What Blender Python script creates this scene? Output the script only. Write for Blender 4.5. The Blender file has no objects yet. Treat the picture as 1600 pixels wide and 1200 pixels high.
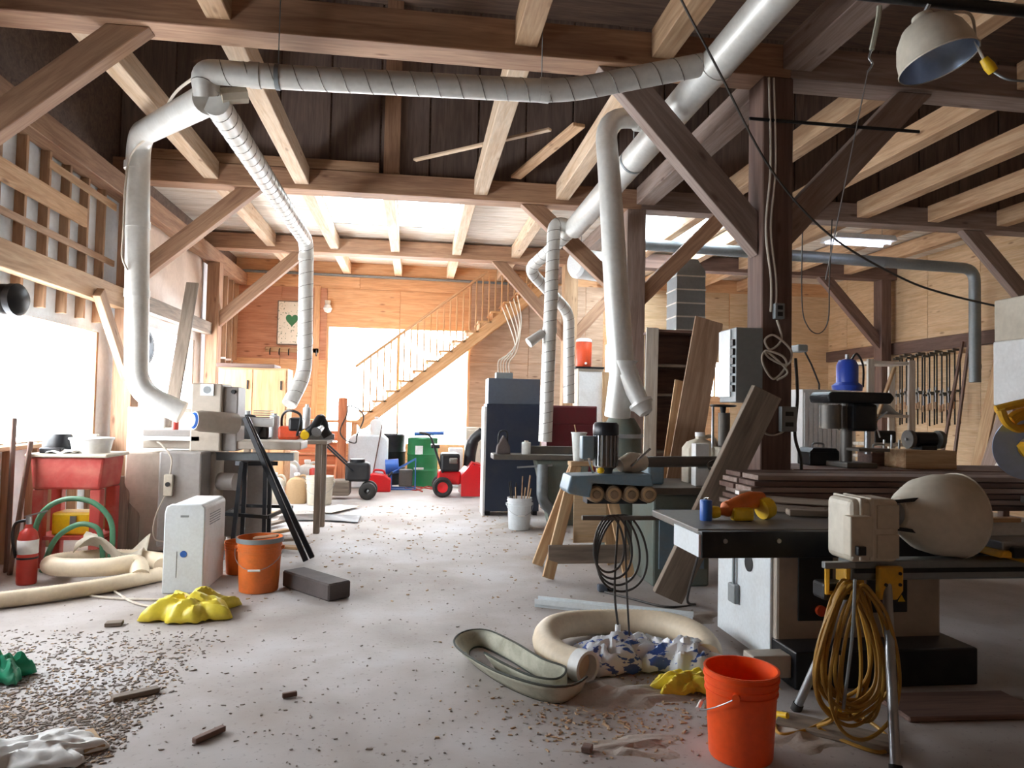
import bpy, math, random
from mathutils import Vector as V, Matrix, Quaternion
from math import pi, sin, cos, radians as RAD
random.seed(7)
scn = bpy.context.scene
COL = scn.collection

# ------------------------------------------------------------------ camera
FOC, YAW, PITCH, ROLL, EYE = 1122.7, 0.13301, 0.037154, 0.020573, 1.45
fw = V((sin(YAW)*cos(PITCH), cos(YAW)*cos(PITCH), sin(PITCH)))
rt0 = V((cos(YAW), -sin(YAW), 0)); up0 = rt0.cross(fw)
rt = rt0*cos(ROLL) + up0*sin(ROLL); up = up0*cos(ROLL) - rt0*sin(ROLL)
cd = bpy.data.cameras.new('camera'); cam = bpy.data.objects.new('camera', cd); COL.objects.link(cam)
cd.sensor_width = 36; cd.lens = 36*FOC/1600; cd.clip_start = .05; cd.clip_end = 200
m = Matrix((rt, up, -fw)).transposed().to_4x4(); m.translation = (0, 0, EYE); cam.matrix_world = m
scn.camera = cam
def ray(x, y): return rt*((x-800)/FOC) - up*((y-600)/FOC) + fw
E0 = V((0, 0, EYE))
def PY(x, y, Y): d = ray(x, y); return E0 + d*(Y/d.y)
def PZ(x, y, z=0.0): d = ray(x, y); return E0 + d*((z-EYE)/d.z)
def PX(x, y, X): d = ray(x, y); return E0 + d*(X/d.x)

# ------------------------------------------------------------------ world, windows' light, exposure
w = bpy.data.worlds.new('overcast'); scn.world = w; w.use_nodes = True
bg = w.node_tree.nodes['Background']; bg.inputs[0].default_value = (.90, .95, 1.0, 1); bg.inputs[1].default_value = 12.0
scn.view_settings.view_transform = 'Standard'; scn.view_settings.look = 'None'
scn.view_settings.gamma = 1; scn.view_settings.use_curve_mapping = False
scn.view_settings.exposure = 1.22
scn.cycles.max_bounces = 12; scn.cycles.diffuse_bounces = 9; scn.cycles.transparent_max_bounces = 10
scn.cycles.sample_clamp_indirect = 8
def portal(c, sx, sy, direction):
    l = bpy.data.lights.new('sky_portal', 'AREA'); l.shape = 'RECTANGLE'; l.size = sx; l.size_y = sy; l.cycles.is_portal = True
    o = bpy.data.objects.new('sky_portal', l); COL.objects.link(o); o.location = c
    o.rotation_euler = V(direction).to_track_quat('-Z', 'Y').to_euler(); return o

# building grid (metres): bays run along Y, aisles along X
Y1, Y2, Y3, YB, YF = 5.2, 8.95, 12.57, 14.9, -2.6
XL, XP, XR = -3.62, 2.75, 9.1
ZB, ZJ, ZC, ZR = 4.10, 4.15, 4.40, 6.6

# ------------------------------------------------------------------ materials
def lin(h):
    h = h.lstrip('#'); o = []
    for i in (0, 2, 4):
        c = int(h[i:i+2], 16)/255; o.append(c/12.92 if c <= .04045 else ((c+.055)/1.055)**2.4)
    return (*o, 1)
MATS = {}
def _new(name):
    m = bpy.data.materials.new(name); m.use_nodes = True; nt = m.node_tree
    return m, nt, nt.nodes, nt.links, nt.nodes['Principled BSDF']
def _coords(N, L, scale):
    tc = N.new('ShaderNodeTexCoord'); mp = N.new('ShaderNodeMapping'); mp.inputs['Scale'].default_value = scale
    L.new(tc.outputs['Object'], mp.inputs[0]); return mp.outputs[0]
def _noise(N, L, co, sc, det=4, dist=0.):
    n = N.new('ShaderNodeTexNoise'); n.inputs['Scale'].default_value = sc; n.inputs['Detail'].default_value = det
    n.inputs['Distortion'].default_value = dist; L.new(co, n.inputs['Vector']); return n.outputs['Fac']
def _ramp(N, L, f, stops):
    r = N.new('ShaderNodeValToRGB'); e = r.color_ramp.elements
    e[0].position, e[0].color = stops[0]; e[1].position, e[1].color = stops[-1]
    for p, c in stops[1:-1]: k = e.new(p); k.color = c
    L.new(f, r.inputs[0]); return r.outputs[0]
def _mix(N, L, f, a, b, mode='MIX'):
    x = N.new('ShaderNodeMix'); x.data_type = 'RGBA'; x.blend_type = mode
    if hasattr(f, 'links'): L.new(f, x.inputs[0])
    else: x.inputs[0].default_value = f
    for s, v in ((x.inputs[6], a), (x.inputs[7], b)):
        if hasattr(v, 'links'): L.new(v, s)
        else: s.default_value = v
    return x.outputs[2]
def _bump(N, L, B, f, st, d=.01):
    b = N.new('ShaderNodeBump'); b.inputs['Strength'].default_value = st; b.inputs['Distance'].default_value = d
    L.new(f, b.inputs['Height']); L.new(b.outputs[0], B.inputs['Normal'])
def paint(name, c, rough=.5, metal=0., dirt='#6b5f52', amount=.35, scale=5, bump=.08, emit=0):
    m, nt, N, L, B = _new(name); co = _coords(N, L, (1, 1, 1))
    f = _noise(N, L, co, scale, 6, .4); g = _noise(N, L, co, scale*9, 3)
    k = _ramp(N, L, f, [(.45, (0, 0, 0, 1)), (.75, (amount,)*3+(1,))])
    c1 = _mix(N, L, k, lin(c), lin(dirt))
    c2 = _mix(N, L, .12, c1, _ramp(N, L, g, [(.3, (.2, .2, .2, 1)), (.7, (1, 1, 1, 1))]), 'MULTIPLY')
    L.new(c2, B.inputs['Base Color']); B.inputs['Roughness'].default_value = rough; B.inputs['Metallic'].default_value = metal
    if bump: _bump(N, L, B, g, bump, .004)
    if emit: B.inputs['Emission Color'].default_value = lin(c); B.inputs['Emission Strength'].default_value = emit
    MATS[name] = m; return m
def wood(name, a, b, axis='X', rough=.7, knots=True, var=.25):
    m, nt, N, L, B = _new(name)
    s = {'X': (.9, 11, 11), 'Y': (11, .9, 11), 'Z': (11, 11, .9)}[axis]
    co = _coords(N, L, s); oi = N.new('ShaderNodeObjectInfo')
    ad = N.new('ShaderNodeVectorMath'); ad.operation = 'ADD'; L.new(co, ad.inputs[0])
    ml = N.new('ShaderNodeMath'); ml.operation = 'MULTIPLY'; ml.inputs[1].default_value = 40; L.new(oi.outputs['Random'], ml.inputs[0])
    L.new(ml.outputs[0], ad.inputs[1]); co = ad.outputs[0]
    f = _noise(N, L, co, 1.3, 5, 1.2); g = _noise(N, L, co, 6, 3)
    c = _ramp(N, L, f, [(.3, lin(b)), (.65, lin(a))])
    c = _mix(N, L, .25, c, _ramp(N, L, g, [(.3, (.35, .3, .28, 1)), (.6, (1, 1, 1, 1))]), 'MULTIPLY')
    if knots:
        co2 = _coords(N, L, {'X': (1.1, 3.5, 3.5), 'Y': (3.5, 1.1, 3.5), 'Z': (3.5, 3.5, 1.1)}[axis])
        ad2 = N.new('ShaderNodeVectorMath'); ad2.operation = 'ADD'; L.new(co2, ad2.inputs[0]); L.new(ml.outputs[0], ad2.inputs[1])
        vo = N.new('ShaderNodeTexVoronoi'); vo.inputs['Scale'].default_value = 1.6; L.new(ad2.outputs[0], vo.inputs['Vector'])
        k = _ramp(N, L, vo.outputs['Distance'], [(.05, (.3, .18, .12, 1)), (.13, (1, 1, 1, 1))])
        c = _mix(N, L, .7, c, k, 'MULTIPLY')
    rv = _ramp(N, L, oi.outputs['Random'], [(0, (1-var, 1-var, 1-var, 1)), (1, (1, 1, 1, 1))])
    c = _mix(N, L, 1., c, rv, 'MULTIPLY')
    L.new(c, B.inputs['Base Color']); B.inputs['Roughness'].default_value = rough; _bump(N, L, B, g, .15, .004)
    MATS[name] = m; return m

wood('beam', '#bb9576', '#977058'); wood('joist', '#ead3b8', '#d2b08c')
wood('joist_dim', '#d8b590', '#b8906a'); wood('brace_grey', '#a8948a', '#8a7468')
wood('stud', '#be9a7a', '#9c7656', 'X'); wood('whitewash', '#efe9df', '#d3c6b4', 'X', knots=False, var=.12)
wood('panel_dark', '#8c7a70', '#6f5f58', 'X', knots=False, var=.25); wood('roofboard', '#8a7262', '#68544a', 'X', knots=False)
wood('ply', '#e2c6a2', '#cdab82', 'X', var=.1); wood('ply_orange', '#e6b78a', '#d09b6a', 'X', var=.12); wood('ply_red', '#cf9878', '#b97e5e', 'X', var=.1)
wood('ply_brown', '#c6a88e', '#aa8a70', 'X', var=.15)
wood('board', '#d9b98f', '#b98d62', 'X'); wood('board_z', '#d9b98f', '#b98d62', 'Z'); wood('board_dark', '#866a5e', '#664e46', 'X'); wood('board_grey', '#9a8a7a', '#75675a', 'X')
wood('stair', '#e0b080', '#c8935c', 'X', knots=False); wood('post_orange', '#d98a60', '#bf6c44', 'X')
paint('galv', '#dcdcd8', .42, .3, '#b3aa9a', .35, 3, .03); paint('galv_grey', '#8d9599', .5, .5, '#6f7273', .4, 3, .03); paint('seam', '#7d7a74', .5, .5)
paint('hose', '#dccbb0', .55, 0, '#a58c6a', .35, 4); paint('black_metal', '#1d1f24', .38, .3, '#55504a', .25); paint('black_plastic', '#15161a', .45, 0, '#4b463f', .2)
paint('navy', '#2b3448', .45, .15, '#55504a', .3, 3); paint('navy_light', '#5d6674', .45, .15, '#6b665f', .3, 3)
paint('steel', '#a9adb1', .35, .8, '#6f6a62', .3); paint('chrome', '#d5d8dc', .18, 1., '#999999', .1); paint('cast', '#6d6a66', .5, .55, '#8a7c68', .5, 4)
paint('red', '#c0392f', .45, 0, '#7a5145', .3, 4); paint('sink_red', '#b8433d', .55, 0, '#d3917f', .55, 4); paint('maroon', '#6d2028', .45, .1, '#4a3530', .3)
paint('red_gloss', '#d01f24', .3, 0, '#7a2a25', .2); paint('white', '#e8e9e8', .5, 0, '#b5aa98', .3, 4); paint('white_pl', '#dfe6ea', .4, 0, '#b5ada0', .2)
paint('offwhite', '#cfc6b4', .55, 0, '#9a8e78', .45, 4); paint('beige', '#b9aea0', .5, .05, '#8d7f6d', .45, 3); paint('beige_grey', '#a09a96', .5, .05, '#857868', .4, 3)
paint('bluegrey', '#6f8593', .45, .1, '#8b7d68', .5, 5); paint('green_grey', '#6c766f', .5, .1, '#7d705c', .5, 4); paint('panel_grey', '#8b9193', .5, .15, '#77736b', .25, 3)
paint('orange', '#ff5a1a', .4, 0, '#d8713c', .2, 4); paint('orange_old', '#e0722c', .5, 0, '#8a5a38', .45, 6); paint('orange_red', '#e5552c', .45)
paint('yellow', '#f0c419', .45, 0, '#9a7a2a', .3, 6); paint('yellow_bag', '#f2dc4a', .4, 0, '#d9c460', .2); paint('yellow_cord', '#b08430', .5, 0, '#75561f', .45, 8); paint('yellow_tool', '#e8b02a', .45, 0, '#7c6030', .4, 6)
paint('blue', '#2f63b8', .4, 0, '#5d6675', .2); paint('blue_vac', '#2c4fc0', .35); paint('green', '#1f7a45', .4, .05, '#56705a', .25); paint('green_bag', '#1f9a72', .4); paint('green_hose', '#4f8a6a', .5)
paint('rubber', '#23211f', .75, 0, '#5b5148', .35); paint('tan_rubber', '#8b745b', .8, 0, '#5d4c3a', .5, 9); paint('canvas', '#bdbcaa', .85, 0, '#85826f', .65, 9, .4); paint('canvas_edge', '#3b4038', .8)
paint('paper', '#ececea', .7); paint('cardboard', '#b59670', .8, 0, '#927653', .3); paint('wire_white', '#cfc4b5', .5); paint('wire_dark', '#3a3634', .55); paint('foam', '#e9ecf0', .8)
paint('insul_backlit', '#e9f0f6', .75, 0, '#c9d3dc', .4, 2, .1); paint('poly_sheet', '#d8c9bd', .4, 0, '#a08d80', .5, 2, .5); paint('lamp_white', '#d9d2c2', .5, 0, '#a3947b', .45, 3); paint('lamp_inside_bluelit', '#b9cbe6', .25, .6, '#9fb0c9', .1)  # insulation brightened for backlight; lamp inside tinted with reflected bluish light
paint('heart', '#2f7a4f', .6); paint('jar', '#d9dcd8', .25); paint('blade', '#9fb4d6', .3, .7, '#8296b5', .2); paint('dark_wood', '#5a514f', .8, 0, '#3d3636', .5, 7); paint('chip', '#c7a988', .9); paint('chip_dark', '#968b82', .9); paint('sawdust', '#b3a99f', .95, 0, '#93806f', .7, 7, .6)
def flat(name, c, e):
    m, nt, N, L, B = _new(name); B.inputs['Base Color'].default_value = lin(c); B.inputs['Emission Color'].default_value = lin(c); B.inputs['Emission Strength'].default_value = e; MATS[name] = m
flat('tube_light', '#dfe8ff', 5.0)
# glass: clear film with a faint gloss; skylight: milky sheet that lets light through
m, nt, N, L, B = _new('glass'); N.remove(B); o_ = N['Material Output']; t_ = N.new('ShaderNodeBsdfTransparent'); g_ = N.new('ShaderNodeBsdfGlossy'); g_.inputs['Roughness'].default_value = .05
x_ = N.new('ShaderNodeMixShader'); x_.inputs[0].default_value = .05; L.new(t_.outputs[0], x_.inputs[1]); L.new(g_.outputs[0], x_.inputs[2]); L.new(x_.outputs[0], o_.inputs[0]); MATS['glass'] = m
m, nt, N, L, B = _new('milky'); N.remove(B); o_ = N['Material Output']; t_ = N.new('ShaderNodeBsdfTranslucent'); g_ = N.new('ShaderNodeBsdfTransparent'); t_.inputs[0].default_value = (.85, .9, .92, 1); g_.inputs[0].default_value = (.8, .86, .9, 1)
x_ = N.new('ShaderNodeMixShader'); x_.inputs[0].default_value = .25; L.new(t_.outputs[0], x_.inputs[1]); L.new(g_.outputs[0], x_.inputs[2]); L.new(x_.outputs[0], o_.inputs[0]); MATS['milky'] = m
# concrete: worn grey slab with dust, brown dirt and dark specks
m, nt, N, L, B = _new('concrete'); co = _coords(N, L, (1, 1, 1))
c = _ramp(N, L, _noise(N, L, co, .9, 9, .1), [(.3, lin('#958b84')), (.5, lin('#b0a9a5')), (.7, lin('#c3c1c2'))])
k = _ramp(N, L, _noise(N, L, co, 2.3, 10, .3), [(.48, (0, 0, 0, 1)), (.75, (.5, .5, .5, 1))]); c = _mix(N, L, k, c, lin('#9a8c80'))
k = _ramp(N, L, _noise(N, L, co, 38, 3), [(.30, (.45, .42, .40, 1)), (.38, (1, 1, 1, 1))]); c = _mix(N, L, .5, c, k, 'MULTIPLY')
L.new(c, B.inputs['Base Color']); B.inputs['Roughness'].default_value = .72; _bump(N, L, B, _noise(N, L, co, 22, 6), .25, .006); MATS['concrete'] = m
# printed plastic sack
m, nt, N, L, B = _new('sack'); co = _coords(N, L, (1, 1, 1))
co = _coords(N, L, (1, 2.6, 2.6)); k = _ramp(N, L, _noise(N, L, co, 9, 4, .2), [(.56, (0, 0, 0, 1)), (.58, (1, 1, 1, 1))]); c = _mix(N, L, k, lin('#e3e6ea'), lin('#3f5ea6'))
L.new(c, B.inputs['Base Color']); B.inputs['Roughness'].default_value = .35; MATS['sack'] = m
# speckled print for the poster
m, nt, N, L, B = _new('poster'); co = _coords(N, L, (1, 1, 1))
k = _ramp(N, L, _noise(N, L, co, 26, 2), [(.36, (1, 1, 1, 1)), (.4, (0, 0, 0, 1))]); c = _mix(N, L, k, lin('#e9e3d2'), lin('#8d9a80'))
L.new(c, B.inputs['Base Color']); B.inputs['Roughness'].default_value = .7; MATS['poster'] = m

# ------------------------------------------------------------------ mesh helpers
def frame(d, hint=V((0, 0, 1))):
    d = d.normalized()
    if abs(d.dot(hint)) > .98: hint = V((1, 0, 0))
    s = hint.cross(d).normalized(); return s, d.cross(s)
class MB:
    def __init__(s): s.v = []; s.f = []
    def add(s, v, f, M=None):
        n = len(s.v); s.v += [(M @ V(p)) if M else V(p) for p in v]; s.f += [tuple(i+n for i in q) for q in f]; return s
    def bx(s, x0, x1, y0, y1, z0, z1, M=None):
        return s.add([(x0,y0,z0),(x1,y0,z0),(x1,y1,z0),(x0,y1,z0),(x0,y0,z1),(x1,y0,z1),(x1,y1,z1),(x0,y1,z1)],
            [(0,3,2,1),(4,5,6,7),(0,1,5,4),(1,2,6,5),(2,3,7,6),(3,0,4,7)], M)
    def bar(s, a, b, w, h, hint=V((0, 0, 1))):
        a, b = V(a), V(b); d = b-a; L = d.length; sd, u = frame(d, hint)
        M = Matrix((d.normalized(), sd, u)).transposed().to_4x4(); M.translation = a
        return s.bx(0, L, -w/2, w/2, -h/2, h/2, M)
    def tube(s, pts, r, n=10, closed=False, caps=True, rf=None):
        pts = [V(p) for p in pts]; N = len(pts); t = []
        for i in range(N):
            a = pts[(i-1) % N] if (closed or i > 0) else pts[i]; b = pts[(i+1) % N] if (closed or i < N-1) else pts[i]
            t.append((b-a).normalized())
        sd, u = frame(t[0]); base = len(s.v)
        for i in range(N):
            if i:
                q = t[i-1].rotation_difference(t[i]); sd = q @ sd; u = q @ u
            rr = rf(i/(N-1)) if rf else (r[i] if isinstance(r, (list, tuple)) else r)
            for k in range(n):
                a = 2*pi*k/n; s.v.append(pts[i] + sd*(rr*cos(a)) + u*(rr*sin(a)))
        for i in range(N if closed else N-1):
            j = (i+1) % N
            for k in range(n):
                l = (k+1) % n; s.f.append((base+i*n+k, base+i*n+l, base+j*n+l, base+j*n+k))
        if caps and not closed:
            s.f.append(tuple(base+k for k in reversed(range(n)))); s.f.append(tuple(base+(N-1)*n+k for k in range(n)))
        return s
    def cyl(s, a, b, r, r2=None, n=16, caps=True): return s.tube([a, b], [r, r if r2 is None else r2], n, caps=caps)
    def lathe(s, prof, o=(0, 0, 0), axis=(0, 0, 1), n=24, arc=2*pi):
        ax = V(axis).normalized(); sd, u = frame(ax, V((0, 1, 0)) if abs(ax.z) > .9 else V((0, 0, 1))); o = V(o); b = len(s.v); full = abs(arc-2*pi) < 1e-6; m = n if full else n+1
        for r, z in prof:
            for k in range(m):
                a = arc*k/n; s.v.append(o + ax*z + sd*(r*cos(a)) + u*(r*sin(a)))
        for i in range(len(prof)-1):
            for k in range(n if full else n):
                l = (k+1) % m; s.f.append((b+i*m+k, b+i*m+l, b+(i+1)*m+l, b+(i+1)*m+k))
        return s
    def prism(s, poly, t0, t1, M=None):   # polygon in local XZ, extruded along local Y
        n = len(poly); v = [(x, t0, z) for x, z in poly] + [(x, t1, z) for x, z in poly]
        return s.add(v, [tuple(range(n)), tuple(reversed(range(n, 2*n)))] + [(i, i+n, (i+1) % n + n, (i+1) % n) for i in range(n)], M)
    def grid(s, fn, nu, nv):
        b = len(s.v)
        for i in range(nu+1):
            for j in range(nv+1): s.v.append(V(fn(i/nu, j/nv)))
        for i in range(nu):
            for j in range(nv):
                a = b+i*(nv+1)+j; s.f.append((a, a+1, a+nv+2, a+nv+1))
        return s
    def build(s, name, mat, parent=None, world=False, smooth=38, bevel=0, at=None, solid=0, seg=2):
        me = bpy.data.meshes.new(name); vs = s.v
        if parent is not None and world: I = PM[parent.name].inverted(); vs = [I @ p for p in vs]
        if at is not None: at = V(at); vs = [p-at for p in vs]
        me.from_pydata([tuple(p) for p in vs], [], s.f); me.materials.append(MATS[mat])
        import bmesh
        b = bmesh.new(); b.from_mesh(me); bmesh.ops.recalc_face_normals(b, faces=b.faces); b.to_mesh(me); b.free()
        if smooth:
            me.polygons.foreach_set('use_smooth', [True]*len(me.polygons)); me.set_sharp_from_angle(angle=RAD(smooth))
        o = bpy.data.objects.new(name, me); COL.objects.link(o)
        if parent is not None: o.parent = parent; PM[o.name] = PM[parent.name]
        if at is not None: o.location = at; PM[o.name] = (PM[parent.name] if parent else Matrix()) @ Matrix.Translation(at)
        if parent is None and at is None: PM[o.name] = Matrix()
        if solid: md = o.modifiers.new('thick', 'SOLIDIFY'); md.thickness = solid; md.offset = 0
        if bevel: md = o.modifiers.new('edge', 'BEVEL'); md.width = bevel; md.segments = seg; md.limit_method = 'ANGLE'; md.angle_limit = RAD(40)
        return o
PM = {}
def tag(o, label, cat, group=None, kind=None):
    if label: o['label'] = label
    if cat: o['category'] = cat
    if group: o['group'] = group
    if kind: o['kind'] = kind
    return o
def T(name, label, cat, loc, rz=0., group=None):
    o = bpy.data.objects.new(name, None); COL.objects.link(o); o.location = loc; o.rotation_euler = (0, 0, rz); o.empty_display_size = .1
    PM[o.name] = Matrix.Translation(V(loc)) @ Matrix.Rotation(rz, 4, 'Z'); return tag(o, label, cat, group)
def struct(o, **k): o['kind'] = 'structure'; return o
def copy_tree(o, parent=None, loc=None, rz=None):
    c = o.copy(); COL.objects.link(c)
    if parent: c.parent = parent
    if loc is not None: c.location = loc
    if rz is not None: c.rotation_euler.z = rz
    for ch in [x for x in bpy.data.objects if x.parent == o]: copy_tree(ch, c)
    return c
def beam(name, a, b, w, h, mat, parent=None, bevel=.006, hint=V((0, 0, 1))):
    """One timber: length along its own X so the grain follows it."""
    a, b = V(a), V(b); d = b-a; sd, u = frame(d, hint); M = Matrix((d.normalized(), sd, u)).transposed().to_4x4(); M.translation = a
    o = MB().bx(0, d.length, -w/2, w/2, -h/2, h/2).build(name, mat, None, smooth=0, bevel=bevel, seg=1)
    if parent is not None: M = PM[parent.name].inverted() @ M; o.parent = parent; PM[o.name] = PM[parent.name] @ M
    o.matrix_local = M if parent is not None else M
    if parent is None: PM[o.name] = M
    return o
def fillet(pts, rad, n=7):
    pts = [V(p) for p in pts]; out = [pts[0]]
    for i in range(1, len(pts)-1):
        a, b, c = pts[i-1], pts[i], pts[i+1]; da = (a-b); db = (c-b); r = min(rad, da.length*.49, db.length*.49)
        p, q = b+da.normalized()*r, b+db.normalized()*r
        for k in range(n+1):
            t = k/n; out.append(p*(1-t)**2 + b*2*t*(1-t) + q*t*t)
    return out + [pts[-1]]
def resample(pts, step):
    out = [pts[0]]; acc = 0
    for a, b in zip(pts, pts[1:]):
        L = (b-a).length; k = step-acc
        while k <= L: out.append(a.lerp(b, k/L)); k += step
        acc = (acc+L) % step
    return out
def spline(pts, n=8, closed=False):
    pts = [V(p) for p in pts]; N = len(pts); out = []
    for i in range(N if closed else N-1):
        g = lambda k: pts[k % N] if closed else pts[max(0, min(N-1, k))]
        p0, p1, p2, p3 = g(i-1), g(i), g(i+1), g(i+2)
        for k in range(n):
            t = k/n; out.append(.5*((2*p1)+(p2-p0)*t+(2*p0-5*p1+4*p2-p3)*t*t+(3*p1-p0-3*p2+p3)*t**3))
    if not closed: out.append(pts[-1])
    return out
def cable(name, pts, r, mat, label=None, cat='cable', group=None, parent=None, n=6, k=8):
    o = MB().tube(spline(pts, k), r, n).build(name, mat, parent, world=parent is not None, at=None if parent else pts[0])
    if parent is None: tag(o, label, cat, group)
    return o
def helix(pts, r, pitch, steps=14):
    """points of a lock seam winding round a path"""
    pts = resample(pts, pitch/steps)
    t0 = (pts[1]-pts[0]).normalized(); sd, u = frame(t0); out = []; prev = t0
    for i, p in enumerate(pts):
        t = ((pts[min(i+1, len(pts)-1)]-pts[max(i-1, 0)])).normalized(); q = prev.rotation_difference(t); sd = q @ sd; u = q @ u; prev = t
        a = 2*pi*i/steps; out.append(p+sd*(r*cos(a))+u*(r*sin(a)))
    return out

# ================================================================== the building
struct(MB().bx(XL-.2, XR+.2, YF-.2, YB+.2, -.12, 0).build('floor', 'concrete', smooth=0))
def wall_mesh(b, axis, t0, t1, a0, a1, z0, z1, holes):
    """wall slab along axis with rectangular openings (a0,a1,z0,z1)"""
    def put(p, q, r, s):
        if q-p > 1e-4 and s-r > 1e-4: b.bx(t0, t1, p, q, r, s) if axis == 'Y' else b.bx(p, q, t0, t1, r, s)
    cur = a0
    for h in sorted(holes):
        put(cur, h[0], z0, z1); put(h[0], h[1], z0, h[2]); put(h[0], h[1], h[3], z1); cur = h[1]
    put(cur, a1, z0, z1); return b
WL = [(3.5, 4.95, 1.06, 2.25), (5.6, 8.78, 1.06, 2.25), (9.35, 12.35, 1.36, 2.5)]
WBK = [(-1.82, 1.1, .72, 3.08), (3.95, 4.55, 1.75, 2.9), (6.15, 6.75, 1.85, 2.6)]
wl = struct(wall_mesh(MB(), 'Y', XL-.14, XL, YF-.2, YB+.2, 0, ZB, WL).build('wall_left', 'insul_backlit', smooth=0))
wlu = struct(MB().bx(XL-.14, XL, YF-.2, YB+.2, ZB, ZR+.1).build('upper_cladding', 'roofboard', wl, smooth=0))
wb = struct(wall_mesh(MB(), 'X', YB, YB+.14, XL-.2, XR+.2, 0, ZC+.02, WBK).build('wall_back', 'ply_orange', smooth=0))
wr = struct(MB().bx(XR, XR+.14, YF-.2, YB+.2, 0, ZR+.1).build('wall_right', 'ply_brown', smooth=0))
wf = struct(wall_mesh(MB(), 'X', YF-.14, YF, XL-.2, XR+.2, 0, ZR+.1, []).build('wall_front', 'ply_brown', smooth=0))
# studs, girts and battens on the daylight wall
for k in range(36):
    y = .36+k*.412
    if y > YB-.1: break
    if Y2-.08 < y < 12.9: continue
    zt = 1.06
    beam('stud', (XL+.045, y, 0), (XL+.045, y, zt if any(h[0]-.05 < y < h[1]+.05 for h in WL) else 2.3), .09, .042, 'stud', wl, .003, V((0, 1, 0)))
    beam('stud', (XL+.045, y, 2.34), (XL+.045, y, 3.86 if k % 2 or y < 6.2 else 3.86), .09, .042, 'stud', wl, .003, V((0, 1, 0)))
beam('girt', (XL+.15, YF, 2.67), (XL+.15, Y1, 2.67), .12, .24, 'joist_dim', wl); beam('girt', (XL+.15, Y1+.26, 2.67), (XL+.15, Y2, 2.67), .12, .24, 'joist_dim', wl)
beam('girt', (XL+.15, Y2+.26, 2.72), (XL+.15, Y3, 2.72), .12, .2, 'board_grey', wl)
beam('wall_plate', (XL+.12, YF, 3.97), (XL+.12, YB, 3.97), .2, .24, 'beam', wl)
beam('batten', (XL+.1, 5.5, 3.06), (XL+.1, 8.85, 3.06), .02, .07, 'stud', wl, .002)
beam('batten', (XL+.1, 7.3, 3.72), (XL+.1, 8.85, 3.72), .02, .08, 'joist_dim', wl, .002)
beam('hanging_plank', (XL+.105, 5.5, 3.4), (XL+.105, 8.1, 3.4), .03, .2, 'joist_dim', wl, .004)
# plastic sheet stapled over the middle bay, gently rippled
def sheet(u, v): return (XL+.06+.02*sin(9*u+5*v)*sin(6*v)+.015*sin(23*u), Y2+.3+u*(Y3-Y2-.35), 2.62+v*1.25)
MB().grid(sheet, 40, 14).build('plastic_sheet', 'poly_sheet', wl, solid=.002)
# plywood sheets on the back wall
def ply_row(x0, x1, z0, z1, wd, mat, par, holes):
    x = x0
    while x < x1-.05:
        e = min(x+wd, x1)
        if not any(not (e <= h[0]+.02 or x >= h[1]-.02 or z1 <= h[2]+.02 or z0 >= h[3]-.02) for h in holes):
            beam('plywood_sheet', (x+.004, YB-.008, (z0+z1)/2), (e-.004, YB-.008, (z0+z1)/2), .016, z1-z0-.008, mat, par, .002)
        x = e
for (x0, x1, z0, z1, wd, mt) in ((XL, -1.82, 0, 2.4, .9, 'ply_orange'), (XL, -1.82, 2.4, 3.86, .9, 'ply_red'), (XL, 1.1, 3.86, 4.12, 2.44, 'ply_orange'), (-1.82, 1.1, 3.1, 3.86, 1.46, 'ply_orange'), (-1.82, 1.1, 0, .7, 1.46, 'ply_orange'),
        (1.1, 3.93, 0, 2.44, 1.22, 'ply_brown'), (1.1, 3.93, 2.44, 4.12, 1.22, 'ply_brown'), (4.57, 6.13, 0, 4.12, .78, 'ply'), (6.77, XR, 0, 2.44, 1.22, 'ply'), (6.77, XR, 2.44, 4.12, 1.22, 'ply'), (3.95, 4.55, 2.92, 4.12, .6, 'ply_orange'), (6.15, 6.75, 2.62, 4.12, .6, 'ply')):
    ply_row(x0, x1, z0, z1, wd, mt, wb, WBK)
beam('hook_rail', (-3.0, YB-.03, 2.58), (-1.95, YB-.03, 2.58), .03, .1, 'board', wb)
for k in range(6): MB().tube(spline([(-2.9+k*.18, YB-.045, 2.6), (-2.9+k*.18, YB-.1, 2.57), (-2.9+k*.18, YB-.11, 2.5), (-2.9+k*.18, YB-.08, 2.47)], 5), .011, 6).build('coat_hook', 'black_metal', wb)
beam('trim_strip', (-2.02, YB-.03, 0), (-2.02, YB-.03, 3.9), .03, .12, 'ply_orange', wb)
beam('conduit_strip', (XL, YB-.04, 4.14), (2.4, YB-.04, 4.11), .05, .05, 'galv_grey', wb, .01)
# plywood on the far aisle wall
y = 2.0
while y < YB-.2:
    e = min(y+1.22, YB)
    for z0, z1 in ((.0, 2.66), (2.9, 4.9)):
        beam('plywood_sheet', (XR-.008, y+.004, (z0+z1)/2), (XR-.008, e-.004, (z0+z1)/2), .016, z1-z0-.008, 'ply', wr, .002)
    y = e
beam('ledger', (XR-.04, 3.5, 2.78), (XR-.04, YB, 2.78), .06, .22, 'board_dark', wr)
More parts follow.
